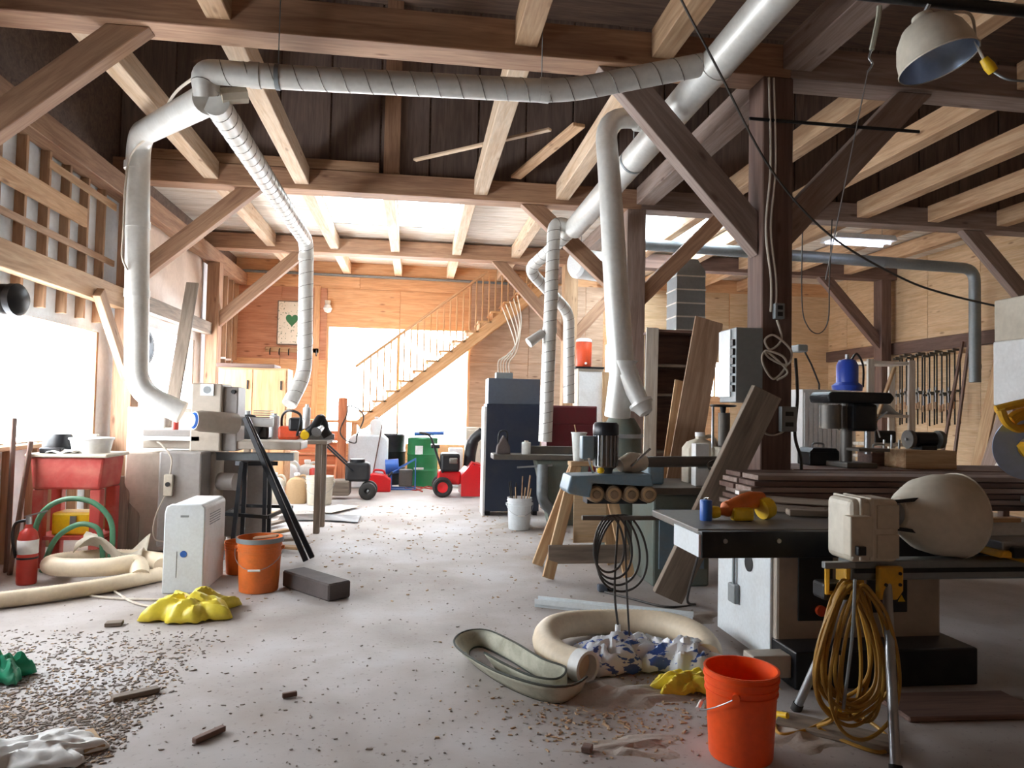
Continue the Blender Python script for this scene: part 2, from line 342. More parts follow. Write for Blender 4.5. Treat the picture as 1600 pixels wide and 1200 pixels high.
# lifted plank ceiling over the rear bays, with milky roof-light panels between the joists
SKY = [(-1.36, -.5, 9.75, 11.7), (-.32, .56, 9.75, 11.7), (3.15, 4.75, 9.9, 12.3), (3.2, 4.6, 13.1, 14.4)]
ce = MB(); xs = sorted({XL-.1, XR+.1, *[v for s in SKY for v in s[:2]]}); ys = sorted({Y2+.2, YB+.14, *[v for s in SKY for v in s[2:]]})
for i in range(len(xs)-1):
    for j in range(len(ys)-1):
        cx, cy = (xs[i]+xs[i+1])/2, (ys[j]+ys[j+1])/2
        if not any(s[0] < cx < s[1] and s[2] < cy < s[3] for s in SKY): ce.bx(xs[i], xs[i+1], ys[j], ys[j+1], ZC+.025, ZC+.07)
ce = struct(ce.build('ceiling', 'roofboard', smooth=0))
for k in range(38):
    y0 = Y2+.24+k*.15; y1 = min(y0+.144, YB)
    if y0 > YB-.05: break
    cuts = [XL]; yc = (y0+y1)/2; segs = []
    for s in sorted(SKY):
        if s[2] < yc < s[3]: segs.append((cuts[-1], s[0], 0)); segs.append((s[0], s[1], 1)); cuts.append(s[1])
    segs.append((cuts[-1], XR-.02, 0))
    for a, b, g in segs:
        if b-a < .03: continue
        beam('roof_light_strip' if g else 'ceiling_plank', (a+.002, yc, ZC+.012), (b-.002, yc, ZC+.012), .14, .006 if g else .018, 'milky' if g else 'whitewash', ce, 0)
struct(MB().bx(XL-.2, XR+.2, YF-.2, Y2+.3, ZR, ZR+.1).build('roof', 'roofboard', smooth=0))
wp = struct(MB().bx(XL, XR, Y2+.2, Y2+.26, ZC-.02, ZR).build('wall_partition', 'roofboard', smooth=0))
x = XL
k = 0
while x < XR:
    e = min(x+.62, XR)
    beam('cladding_panel', ((x+e)/2, Y2+.185, ZC-.03), ((x+e)/2, Y2+.185, ZR), e-x-.022, .03, 'panel_dark', wp, .004, V((0, 1, 0))); x = e; k += 1
beam('partition_post', (-.37, Y2+.12, ZB+.26), (-.37, Y2+.12, ZR), .2, .1, 'beam', wp, .004, V((0, 1, 0)))
# windows: frame pieces, mullions, one pane of glass each
def window(n, axis, t, a0, a1, z0, z1, mull, mat, out):
    e = bpy.data.objects.new('window_%d' % n, None); COL.objects.link(e); e['kind'] = 'structure'; PM[e.name] = Matrix()
    P = (lambda a, z, d=0: (t+d, a, z)) if axis == 'Y' else (lambda a, z, d=0: (a, t+d, z))
    h = V((1, 0, 0)) if axis == 'Y' else V((0, 1, 0))
    for (p, q) in (((a0, z0-.02), (a1, z0-.02)), ((a0, z1+.02), (a1, z1+.02)), ((a0+.02, z0), (a0+.02, z1)), ((a1-.02, z0), (a1-.02, z1))):
        beam('window_frame', P(*p), P(*q), .05, .12, mat, e, .003, h)
    for a in mull: beam('mullion', P(a, z0), P(a, z1), .035, .06, mat, e, .002, h)
    b = MB(); wall_mesh(b, axis, t-.004, t+.004, a0+.03, a1-.03, z0, z1, []).build('pane', 'glass', e, smooth=0)
    c = P((a0+a1)/2, (z0+z1)/2); c = V(c)+V(out)*-.22
    portal(c, *((a1-a0+.3, z1-z0+.3)), out)
for i, (a0, a1, z0, z1) in enumerate(WL): window(i+1, 'Y', XL-.06, a0, a1, z0, z1, [a0+(a1-a0)/2] if i == 0 else [], 'stud' if i < 2 else 'board_grey', (1, 0, 0))
beam('window_sill', (XL+.06, 5.55, 1.03), (XL+.06, 8.85, 1.03), .16, .04, 'joist_dim', bpy.data.objects['window_2'])
for i, (a0, a1, z0, z1) in enumerate(WBK): window(4+i, 'X', YB+.05, a0, a1, z0, z1, [a0+(a1-a0)*.5] if i == 0 else [(a0+a1)/2], 'ply_orange', (0, -1, 0))
for s in SKY: portal(((s[0]+s[1])/2, (s[2]+s[3])/2, ZC+.3), s[1]-s[0]+.2, s[3]-s[2]+.2, (0, 0, -1))

# ================================================================== timber frame
PG = 'square posts of the timber frame'; BG = 'heavy tie beams of the timber frame'; KG = 'diagonal knee braces of the timber frame'; JG = 'ceiling joists of the timber frame'
def post(x, y, top, label, mat='beam', w=.25):
    return tag(beam('timber_post', (x, y+.13, 0), (x, y+.13, top), w, .25, mat, None, .008, V((0, 1, 0))), label, 'post', PG)
post(XP, Y1, ZB, 'thick brown timber post carrying the grey electrical panel and coiled cable', 'board_dark')
post(XP+.04, Y2, ZB, 'thick brown timber post beside the dark bookcase', 'brace_grey')
post(XP-.03, Y3, ZB, 'timber post by the orange water cooler at the stair end', 'joist_dim')
post(-3.42, Y1, 3.85, 'brown timber post between the two daylight windows beside the red sink', 'beam', .2)
post(-3.42, Y2, 3.85, 'brown timber post behind the tall white dust pipe', 'beam', .22)
post(-3.42, Y3, 3.85, 'brown timber post beside the wooden wall cabinet', 'beam', .2)
post(8.86, Y2, ZB, 'dark timber post beside the leaning planks on the plywood wall', 'board_dark', .22)
post(8.86, Y3, ZB, 'dark timber post between plywood sheets behind the clamp rack', 'board_dark', .2)
for y, n in ((Y1, 'over the lumber pile and electrical panel'), (Y2, 'under the dark panelled partition'), (Y3, 'under the whitewashed plank ceiling near the stairs')):
    tag(beam('tie_beam', (XL, y+.13, ZB+.13), (XP+.1, y+.13, ZB+.13), .26, .26, 'beam'), 'long brown tie beam %s, window aisle side' % n, 'beam', BG, 'thing')
    tag(beam('tie_beam', (XP+.1, y+.13, ZB+.13), (XR-.02, y+.13, ZB+.13), .26, .26, 'brace_grey' if y < 12 else 'board_dark'), 'long greyish tie beam %s, clamp wall side' % n, 'beam', BG, 'thing')
def brace(a, b, y, label, h=.19, mat='beam'):
    """diagonal with ends cut flush to the post face (vertical) and the beam underside (level)"""
    d = (V((b[0]-a[0], 0, b[1]-a[1]))).normalized(); sx = 1 if d.x > 0 else -1; n = V((-d.z, 0, d.x))*(h/2)
    P0 = V((a[0], 0, a[1])); zt = ZB-.002; out = []
    for q in (n, -n):
        p = P0+q; lo = p+d*((a[0]-p.x)/d.x); hi = p+d*((zt-p.z)/d.z); out.append((lo, hi))
    L = (V((b[0]-a[0], 0, b[1]-a[1]))).length; poly = [out[0][0], out[0][1], out[1][1], out[1][0]]
    ux = V((d.x, 0, d.z)); uz = V((-d.z, 0, d.x)); M = Matrix((ux, V((0, 1, 0)), uz)).transposed().to_4x4(); M.translation = V((a[0], y+.13, a[1])); I = M.inverted()
    pl = [((I @ V((p.x, y+.13, p.z))).x, (I @ V((p.x, y+.13, p.z))).z) for p in poly]
    o = MB().prism(pl, -.065, .065).build('knee_brace', mat, smooth=0, bevel=.005, seg=1); o.matrix_local = M
    return tag(o, label, 'brace', KG)
brace((-3.31, 3.0), (-2.02, 4.14), Y2, 'brown knee brace above the machine by the tall white dust pipe')
brace((-3.32, 2.9), (-1.98, 4.14), Y3, 'brown knee brace beside the heart poster')
brace((-3.32, 3.0), (-2.02, 4.14), Y1, 'brown knee brace high above the red sink')
brace((2.62, 2.87), (1.42, 4.16), Y1, 'wide grey knee brace crossing the big diagonal duct', .23, 'brace_grey')
brace((2.88, 2.94), (4.02, 4.16), Y1, 'wide grey knee brace beside the hanging hook wire', .22, 'brace_grey')
brace((2.66, 3.0), (1.36, 4.16), Y2, 'brown knee brace behind the thick white drop pipe', .2)
brace((2.92, 3.0), (4.06, 4.16), Y2, 'brown knee brace reaching over the dark bookcase', .2)
brace((2.59, 2.86), (1.36, 4.16), Y3, 'brown knee brace at the top of the staircase')
brace((2.85, 2.87), (4.0, 4.16), Y3, 'brown knee brace behind the grey rectangular duct')
brace((8.76, 2.92), (7.6, 4.16), Y3, 'dark knee brace in front of the tan plywood wall', .2, 'board_dark')
brace((8.75, 2.97), (7.6, 4.16), Y2, 'dark grey knee brace above the leaning planks', .22, 'brace_grey')
tag(beam('knee_brace', (-3.36, Y2-.01, 1.75), (-3.36, 8.1, 2.62), .08, .14, 'stud', None, .005), 'short slanting brace between window and timber post', 'brace', KG)
JX = (-2.5, -1.44, -.41, .65, 1.7, 2.9, 3.85, 4.9, 5.95, 7.0, 8.05)
where = {-2.5: 'next to window wall', -1.44: 'second from window wall', -.41: 'mid aisle', .65: 'second from central posts', 1.7: 'beside central posts', 2.9: 'above central posts', 3.85: 'first past central posts', 4.9: 'second past central posts', 5.95: 'third past central posts', 7.0: 'second from clamp wall', 8.05: 'next to clamp wall'}
for bay, (a, b, nm) in enumerate(((1.0, Y1, 'in the bay with the dome pendant'), (Y1+.26, Y2, 'in the bay with the long white duct'), (Y2+.26, Y3, 'in the bay with the roof lights'), (Y3+.26, YB, 'in the bay with the staircase'))):
    for x in JX:
        if bay in (0, 1) and x == -.41: continue
        if bay == 0 and x in (-2.5,): continue
        if bay == 0 and x > 5: continue
        if bay == 3 and x > 7.2: continue
        xx = x+(.1 if bay < 2 and 0 < x < 2 else 0)
        j = beam('ceiling_joist', (xx, a, ZJ+.12), (xx, b, ZJ+.12), .24 if x == 2.9 else .17 if bay < 2 else .15, .22, 'brace_grey' if x == 2.9 else 'joist' if bay > 0 and x < 2 else 'joist_dim', None, .006)
        tag(j, 'square joist %s, %s' % (nm, where[x]), 'joist', JG)
# loose lumber lying across the joists
for p, q, wd, hh, mt, lb in (((648, 250), (860, 202), .06, .03, 'joist', 'thin pale batten lying loose across two joists'), ((806, 277), (905, 195), .14, .04, 'joist_dim', 'short brown plank lying loose on the joists'), ((235, 243), (588, 241), .16, .035, 'stud', 'brown notched plank resting on top of the tie beam')):
    z = ZJ+.25 if wd < .15 else ZB+.28
    a, b = (PZ(*p, z), PZ(*q, z)) if wd < .15 else (V((-3.2, Y2+.06, ZB+.328)), V((-.52, Y2+.06, ZB+.328)))
    tag(beam('loose_plank', a, b, wd if wd < .15 else .1, hh if wd < .15 else .13, mt), lb, 'plank')

# ================================================================== dust ducts
def duct(name, label, pts, r, mat='galv', rad=.28, pitch=.16, seam=True, straps=(), rs=None, group='galvanised dust ducts', base=None, joints=()):
    path = fillet(pts, rad); e = T(name, label, 'duct', base or path[-1], group=group)
    R = r if rs is None else [rs[0]+(rs[1]-rs[0])*i/(len(path)-1) for i in range(len(path))]
    MB().tube(path, R, 20, caps=True).build('pipe', mat, e, True)
    if seam: MB().tube(helix(path, r+.0005, pitch), .0035, 4).build('lock_seam', 'seam', e, True)
    for p, d in joints: MB().cyl(V(p)-V(d).normalized()*.035, V(p)+V(d).normalized()*.035, r+.006, n=20).build('joint_collar', mat, e, True)
    for p, d, t in straps:   # band round the duct plus hanger to the timber above
        b = MB().lathe([(r+.003, -.015), (r+.005, -.015), (r+.005, .015), (r+.003, .015)], p, d); b.bar(V(p)+V((0, 0, r)), V((p[0], p[1], t)), .025, .003); b.build('hanger_strap', 'galv_grey', e, True)
    return e
tr0, tr1 = PY(1190, 20, 4.28), PY(893, 362, 8.45); td = (tr1-tr0).normalized()
S0 = tr0-td*1.6
J = tr0+td*.62
duct('trunk_duct', 'thickest galvanised trunk duct running diagonally under the beams', [S0, tr1-td*.12], .125, pitch=.3, seam=False, joints=[(J, td), (tr0+td*1.5, td), (tr0+td*2.8, td)], straps=[(tuple(tr0+td*2.2), td, ZJ)])
YD = 5.07; tee = PY(322, 150, 5.14); el = PY(328, 112, YD); md = PY(880, 140, YD); zt_ = el.z; md.z = (md.z+zt_)/2+.02; b0 = J+td*-.05
duct('branch_duct', 'long white spiral duct below the near tie beam with rounded elbow end', [tee, el+V((-.05, .0, .0)), el+V((.42, 0, 0)), md, b0+V((-.1, .05, 0))], .082, rad=.24, joints=[((-1.15, YD, zt_), (1, 0, 0)), (tuple(md+V((-.14, 0, 0))), (1, 0, 0)), (tuple(tee+V((.0, 0, .06))), (0, 0, 1))], straps=[((.85, YD, md.z), (1, 0, 0), ZB+.2), ((-1.0, YD, zt_), (1, 0, 0), ZB+.2)], base=el)
lb = PY(216, 212, 7.25); lbot = PY(213, 612, 7.25); lin = PY(285, 645, 7.3)
duct('drop_duct', 'tall white dust pipe falling beside the window to the beige planing machine', [tee+V((.0, .05, .0)), lb, lbot, lin], .108, rad=.3, seam=False, joints=[(tuple(lb+V((0, 0, -.3))), (0, 0, 1)), (tuple(lb.lerp(lbot, .62)), (0, 0, 1)), (tuple(lb.lerp(lbot, .35)), (0, 0, 1))])
rb = PY(479, 378, 9.45); rbot = PY(476, 585, 9.45); rin = PY(452, 632, 9.2)
cable('pale_rope', [PY(302, 122, 5.1), PY(270, 150, 5.7), PY(240, 205, 6.6), PY(206, 240, 7.1), PY(196, 290, 7.12), PY(193, 360, 7.12), PY(191, 400, 7.12), PY(199, 422, 7.14)], .011, 'wire_white', 'pale rope tied along the tall white dust pipe', 'rope')
duct('drop_duct', 'slanting white dust pipe bending down past the heart poster', [tee+V((.05, .05, -.02)), rb, rbot, rin], .093, rad=.2, joints=[(tuple(rb+V((0, 0, -.2))), (0, 0, 1)), (tuple(rb.lerp(rbot, .75)), (0, 0, 1))])
g = MB().cyl(tee+V((.08, .06, .03)), tee+V((.24, .12, .08)), .06, n=8); tag(g.build('blast_gate_cap', 'offwhite', at=tee+V((.08, .06, .03))), 'short capped stub on the duct tee under the elbow', 'duct cap')
dd = [PY(1022, 188, 6.08), PY(944, 196, 6.0), PY(954, 300, 6.0), PY(962, 440, 6.02), PY(972, 585, 6.05)]; dd[1].z = dd[0].z-.03
duct('drop_duct', 'thick smooth white drop pipe in front of the middle post', dd, .1, rad=.4, seam=False, rs=(.085, .112), joints=[(tuple(dd[0].lerp(dd[1], .3)), dd[1]-dd[0])])
fn = [PY(976, 575, 6.02), PY(1000, 628, 5.95), PY(1012, 650, 5.9)]
e = T('duct_wye', 'dented metal wye at the foot of the thick drop pipe', 'duct', fn[2])
MB().tube([fn[0]+V((0, 0, .06)), fn[0], fn[1]], [.113, .1, .075], 18).build('slanted_leg', 'galv', e, True)
MB().lathe([(.07, 0), (.105, .005), (.105, .03), (.085, .05), (.06, .11), (.02, .13)], fn[1], fn[2]-fn[1]).build('blast_flange', 'galv', e, True)
MB().cyl(fn[0]+V((-.02, .02, 0)), V((fn[0].x-.03, fn[0].y+.1, 1.42)), .1, .115).build('straight_leg', 'galv', e, True)
c1 = [tr1+V((.05, -.12, -.02)), PY(866, 344, 8.35), PY(845, 690, 8.35)]; c1[2].x = c1[1].x-.06
duct('drop_duct', 'slim grey dust pipe dropping beside the navy cabinet', c1, .08, rad=.24, pitch=.12, joints=[(tuple(c1[1].lerp(c1[2], .5)), (0, 0, 1))])
sd_ = PY(826, 536, 8.3); tag(MB().cyl(PY(848, 520, 8.33), sd_, .05, .062, n=14).build('duct_stub', 'galv', at=sd_), 'short open stub slanting off the slim dust pipe', 'duct')
c2 = [tr1-td*.2, PY(826, 421, 9.3), PY(889, 488, 9.8), PY(889, 630, 9.8)]; c2[3].x = c2[2].x+.02
duct('drop_duct', 'zigzag white dust pipe ending above the maroon cabinet', c2, .078, rad=.16, pitch=.13)
hp = [V((2.95, 10.3, 3.98)), V((8.78, 10.3, 3.86)), V((8.78, 10.3, 2.05))]
duct('wall_duct', 'long dull grey pipe running level to the plywood wall and turning down', hp, .085, mat='galv_grey', rad=.22, seam=False, joints=[((5.2, 10.3, 3.93), (1, 0, -.02)), ((7.2, 10.3, 3.89), (1, 0, -.02)), ((8.78, 10.3, 2.3), (0, 0, 1))])
rc = PY(1072, 510, 9.7); r0 = rc.x
e = T('rectangular_duct', 'grey rectangular sheet metal duct with banded side behind the bookcase', 'duct', (r0, 9.7, 1.2))
MB().bx(r0-.2, r0+.22, 9.55, 9.95, 2.3, 3.45).build('duct_body', 'galv_grey', e, True, smooth=0, bevel=.006)
MB().prism([(r0-.2, 3.45), (r0+.22, 3.45), (r0+.1, 3.62), (r0-.12, 3.62)], 9.55, 9.95).build('sloped_top', 'galv_grey', e, True, smooth=0)
for k in range(6): MB().bx(r0-.206, r0+.226, 9.545, 9.955, 2.42+k*.19, 2.44+k*.19).build('seam_band', 'galv', e, True, smooth=0)
MB().bx(r0-.15, r0+.17, 9.6, 9.9, 0, 2.3).build('furnace_body', 'panel_grey', e, True, smooth=0, bevel=.01)
# pale barrel-shaped air heater behind the zigzag pipe
hb = PY(925, 415, 11.2)
e = T('hanging_heater', 'pale round air heater hanging behind the zigzag pipe', 'heater', hb)
MB().lathe([(.0, -.35), (.2, -.35), (.24, -.3), (.24, .3), (.2, .35), (.0, .35)], hb, (.9, .4, 0)).build('drum', 'white_pl', e, True)
for s in (-.2, .2): MB().cyl(hb+V((s, s*.4, .2)), V((hb.x+s, hb.y+s*.4, ZC)), .008, n=6).build('hanger_rod', 'steel', e, True)

# ================================================================== window side: machine, sink, stand
# --- beige planing machine
e = T('planing_machine', 'old beige planing machine with blue motor cap under the tall dust pipe', 'machine', (-2.2, 7.5, 0))
def X(px, Y, py=700): return PY(px, py, Y).x
def Zp(px, py, Y): return PY(px, py, Y).z
a = MB(); a.bx(X(208, 7.6), X(345, 7.6), 7.4, 7.95, 0.02, .98); a.bx(X(200, 7.6), X(262, 7.6), 7.5, 8.0, 0, .5); a.build('body', 'beige', e, True, smooth=0, bevel=.02)
mb_ = MB().bx(X(250, 7.1), X(317, 7.1), 7.08, 7.4, .12, Zp(280, 706, 7.1)).build('motor_box', 'beige_grey', e, True, smooth=0, bevel=.018)
sw = V((X(266, 7.06), 7.05, Zp(266, 758, 7.06))); MB().bx(sw.x-.04, sw.x+.04, 7.03, 7.08, sw.z-.1, sw.z+.1).build('switch_box', 'offwhite', mb_, True, smooth=0, bevel=.01)
MB().cyl(sw+V((0, -.03, .01)), sw+V((0, -.015, .01)), .022, n=12).build('switch_knob', 'black_plastic', mb_, True)
MB().tube(spline([sw+V((.01, .0, .1)), sw+V((.02, -.01, .25)), sw+V((-.06, .0, .36)), sw+V((-.12, .02, .4))]), .008, 6).build('cable', 'wire_white', mb_, True)
MB().tube(spline([sw+V((-.02, .0, -.08)), sw+V((-.1, -.02, -.3)), sw+V((-.1, -.02, -.48)), sw+V((0, -.01, -.52))]), .008, 6).build('cable', 'wire_white', mb_, True)
MB().bx(X(222, 7.3), X(470, 7.3), 7.3, 7.75, 1.02, 1.1).build('infeed_table', 'beige', e, True, smooth=0, bevel=.01)
MB().bx(X(226, 7.25), X(312, 7.25), 7.22, 7.3, 1.1, 1.14).build('steel_strip', 'white', e, True, smooth=0)
MB().bx(X(222, 7.25), X(312, 7.25), 7.24, 7.7, 1.14, 1.2).build('table_casting', 'beige_grey', e, True, smooth=0, bevel=.01)
hd = MB().bx(X(297, 7.25), X(345, 7.25), 7.22, 7.62, 1.0, Zp(320, 599, 7.25)).build('cutter_head', 'beige', e, True, smooth=0, bevel=.015)
MB().bx(X(345, 7.25), X(368, 7.25), 7.28, 7.6, 1.0, Zp(355, 604, 7.25)).build('side_housing', 'beige_grey', e, True, smooth=0, bevel=.012)
d0 = V((X(320, 7.2), 7.215, Zp(320, 609, 7.2))); MB().bx(d0.x-.06, d0.x+.06, 7.205, 7.225, d0.z-.055, d0.z+.055).build('dial_plate', 'white_pl', hd, True, smooth=0)
MB().cyl(d0+V((.0, -.012, 0)), d0+V((0, -.005, 0)), .035, n=16).build('dial', 'panel_grey', hd, True)
MB().cyl((X(361, 7.25), 7.25, Zp(361, 612, 7.25)), (X(361, 7.25), 7.29, Zp(361, 612, 7.25)), .02, n=12).build('knob', 'black_plastic', hd, True)
mc = V((X(303, 7.0, 657), 7.0, Zp(303, 657, 7.0))); me_ = V((mc.x+.3, 7.3, mc.z-.03))
MB().tube([mc, mc.lerp(me_, .15), me_], [.085, .1, .1], 20).build('motor', 'beige', e, True)
MB().lathe([(.0, -.02), (.06, -.02), (.078, 0), (.078, .03)], mc, me_-mc).build('motor_cap', 'blue', e, True)['label'] = 'round blue motor cap'
MB().bx(X(194, 7.9), X(252, 7.9), 7.95, 8.0, .95, Zp(210, 636, 7.95)).build('rear_guard', 'white', e, True, smooth=0, bevel=.008)
pr = V((X(345, 7.35), 7.35, Zp(345, 752, 7.35))); MB().tube([pr, pr+V((.16, -.04, 0))], .085, 18).build('dust_port', 'beige_grey', e, True)
MB().bx(X(335, 7.5), X(460, 7.5), 7.45, 7.52, .9, .98).build('outfeed_rail', 'galv_grey', e, True, smooth=0, bevel=.006)
MB().bx(X(348, 7.8), X(418, 7.8), 7.75, 8.15, .1, .9).build('outfeed_cabinet', 'beige_grey', e, True, smooth=0, bevel=.015)
MB().cyl((X(340, 7.4), 7.4, 1.3), (X(425, 7.4), 7.42, 1.28), .045, n=14).build('feed_roller', 'white', e, True)
MB().cyl((X(270, 7.3), 7.35, 1.2), (X(270, 7.3), 7.35, 1.4), .03, n=12).build('oil_post', 'red', e, True); MB().cyl((X(272, 7.3), 7.35, 1.4), (X(272, 7.3), 7.35, 1.46), .025, n=12).build('oil_cup', 'green_bag', e, True)
# --- grey steel bar leaning behind it, pulley wheel, black drum on the wall
tag(beam('leaning_bar', (-2.62, 8.15, 1.2), PY(301, 442, 8.9), .14, .03, 'board_grey'), 'long grey board leaning above the planing machine against the wall', 'board')
p = V((XL+.14, 9.72, PX(240, 545, XL+.2).z)); e = T('pulley_wheel', 'dark spoked pulley wheel hung on the window wall', 'wheel', p)
MB().lathe([(.2, -.04), (.235, -.04), (.235, .04), (.2, .04), (.2, -.04)], p, (1, -.15, 0), 28).build('rim', 'black_metal', e, True)
MB().cyl(p-V((.05, 0, 0)), p+V((.06, 0, 0)), .04, n=12).build('hub', 'black_metal', e, True)
for k in range(4): MB().bar(p, p+V((0, .21*cos(k*pi/2+.4), .21*sin(k*pi/2+.4))), .03, .02).build('spoke', 'black_metal', e, True)
p = PY(2, 468, 6.0); e = T('black_drum', 'glossy black metal drum mounted by the window post', 'drum', p)
MB().lathe([(.0, -.3), (.1, -.3), (.11, -.02), (.12, 0), (.12, .1), (.105, .13), (.125, .14), (.125, .19), (.09, .22), (0, .225)], p-V((.05, 0, 0)), (1, -.15, 0)).build('drum_shell', 'black_metal', e, True)
MB().bar(p+V((-.15, 0, .05)), (XL+.23, 6.0, 2.56), .03, .03).build('bracket', 'black_metal', e, True)
# --- red utility sink on legs
sx0, sx1, sy0, sy1 = X(46, 6.75, 720), X(163, 6.75, 720), 6.75, 7.2; sz = Zp(40, 714, 6.75)
e = T('utility_sink', 'faded red plastic utility sink standing on legs by the window', 'sink', ((sx0+sx1)/2, 6.95, 0))
b = MB(); b.prism([(sx0, sz), (sx1, sz), (sx1-.03, sz-.28), (sx0+.03, sz-.28)], sy0, sy1).build('basin', 'sink_red', e, True, smooth=0, bevel=.02)
MB().bx(sx0-.03, sx1+.03, sy0-.03, sy1+.03, sz, sz+.03).build('rim', 'offwhite', e, True, smooth=0, bevel=.01)
for xx in (sx0+.07, sx1-.07):
    for yy in (sy0+.06, sy1-.06): MB().bx(xx-.045, xx+.045, yy-.045, yy+.045, 0, sz-.28).build('leg', 'sink_red', e, True, smooth=0, bevel=.01)
MB().bx(sx0+.03, sx1-.03, sy0+.03, sy1-.03, .24, .27).build('lower_shelf', 'sink_red', e, True, smooth=0)
yb = T('yellow_case', 'yellow plastic tool case on the shelf under the red sink', 'case', ((sx0+sx1)/2, 6.95, .27))
MB().bx(sx0+.15, sx1-.13, 6.85, 7.1, .27, .47).build('case_body', 'yellow', yb, True, smooth=0, bevel=.02); MB().bx(sx1-.3, sx1-.25, 6.835, 6.85, .36, .44).build('latch', 'steel', yb, True)
zt = sz+.03
e = T('enamel_basin', 'white enamel basin with lid on the red sink', 'basin', (sx1-.22, 6.97, zt))
MB().lathe([(.0, 0), (.15, 0), (.175, .12), (.185, .12), (.185, .135), (0, .15)], (sx1-.2, 6.97, zt)).build('bowl', 'white', e, True); MB().bx(sx1-.25, sx1-.15, 6.94, 7.0, zt+.148, zt+.168).build('lid_handle', 'wire_white', e, True)
e = T('welding_helmet', 'black dome helmet lying on the red sink', 'helmet', (sx0+.16, 6.95, zt))
MB().lathe([(.135, 0), (.14, .03), (.13, .11), (.085, .165), (.0, .18)], (sx0+.14, 6.97, zt)).build('shell', 'black_plastic', e, True); MB().bx(sx0+.06, sx0+.24, 6.77, 6.85, zt, zt+.05).build('visor', 'black_metal', e, True, bevel=.01)
MB().cyl((sx0+.1, 6.97, zt+.13), (sx0+.13, 6.95, zt+.165), .02, n=10).build('vent_knob', 'steel', e, True)
tag(MB().grid(lambda u, v: (sx0+.13+u*.22+.03*v, 6.74+v*.1, zt+.012+.03*sin(3*u)*v+.012*sin(9*u)), 8, 4).build('rag', 'paper', at=(sx0+.2, 6.74, zt), solid=.004), 'crumpled white paper rag hanging at the sink edge', 'rag')
for k, (x0, lb) in enumerate(((sx0-.12, 'rusty dark steel bar leaning on the window sill by the sink'), (sx0-.04, 'shorter dark steel bar leaning beside the sink'))):
    tag(beam('steel_bar', (x0+.04, 6.62-.1*k, .0), (x0+.0+.06*k, 6.72, 1.3-.2*k), .06, .02, 'board_dark'), lb, 'bar')
for k in range(3): tag(beam('offcut_board', (X(176+15*k, 7.2), 7.2+.04*k, 0), (X(172+14*k, 7.3), 7.38+.05*k, .8-.06*k), .12, .025, 'board_grey'), ('grey weathered board leaning between sink and planing machine', 'short offcut board leaning second beside the sink', 'narrow offcut board leaning against the planing machine')[k], 'board')
# --- hoses and extinguisher
def corr(name, pts, r, mat, label, rid=.006, step=.011, closed=False, group=None):
    path = resample(spline(pts, 14, closed), step); R = [r+(rid if i % 2 else 0) for i in range(len(path))]
    return tag(MB().tube(path, R, 14).build(name, mat, at=path[0], smooth=60), label, 'hose', group)
for lb, pts, fp in (('green rubber garden hose arching in front of the red sink', ((60, 812), (95, 782), (140, 783), (170, 808), (176, 845)), ((45, 862), (168, 872))), ('smaller loop of green garden hose near the floor', ((85, 845), (115, 822), (140, 820), (157, 835)), ((66, 876), (162, 876)))):
    f0, f1 = PZ(*fp[0], .02), PZ(*fp[1], .02); f0 = V((f0.x*6.55/f0.y, 6.55, .02)); f1 = V((f1.x*6.55/f1.y, 6.55, .02))
    tag(MB().tube(spline([f0]+[PY(*q, 6.5) for q in pts]+[f1]), .022, 10).build('garden_hose', 'green_hose', at=f1), lb, 'hose')
cx = PZ(160, 893, .08)+V((0, .12, 0))
corr('flexible_hose', [cx+V((.42*cos(t)*(1+.05*sin(2*t)), .28*sin(t), .01+.012*t)) for t in [i*.5 for i in range(0, 12)]]+[cx+V((.35, -.3, .0))], .07, 'hose', 'beige ribbed suction hose coiled on the floor behind the dehumidifier', .003)
hl = [PZ(-60, 948, .06), PZ(0, 938, .06), PZ(80, 928, .06), PZ(170, 914, .06), PZ(252, 897, .06)]
corr('flexible_hose', [V((q.x, q.y, .062)) for q in hl], .055, 'hose', 'straight run of beige suction hose along the window side floor', .003)
ex = PZ(41, 912)
e = T('fire_extinguisher', 'red fire extinguisher with white label by the beige hose', 'extinguisher', ex)
MB().lathe([(.0, 0), (.068, 0), (.072, .02), (.072, .36), (.06, .41), (.028, .44), (.024, .47), (0, .47)], ex, n=28).build('cylinder', 'red', e, True)
MB().lathe([(.0735, .24), (.0735, .35)], ex, n=28).build('label_wrap', 'white', e, True, solid=.001); MB().lathe([(.0737, .2), (.0755, .2), (.0755, .215), (.0737, .215)], ex, n=28).build('strap', 'black_plastic', e, True)
MB().cyl(ex+V((0, 0, .46)), ex+V((0, 0, .53)), .022, n=12).build('valve', 'steel', e, True); MB().bar(ex+V((-.03, 0, .53)), ex+V((.13, 0, .575)), .03, .012).build('lever', 'steel', e, True)
MB().tube(spline([ex+V((-.02, 0, .5)), ex+V((-.1, 0, .47)), ex+V((-.12, .01, .35)), ex+V((-.095, .02, .2))]), .012, 8).build('discharge_hose', 'black_plastic', e, True)
tag(MB().grid(lambda u, v: V((cx.x-.3+u*.5, cx.y+.05+v*.3, .2+.09*sin(5*u+2*v)+.05*sin(11*v+3*u))), 12, 8).build('dirty_rag', 'offwhite', at=cx, solid=.006), 'dusty grey rag thrown over the coiled suction hose', 'rag')
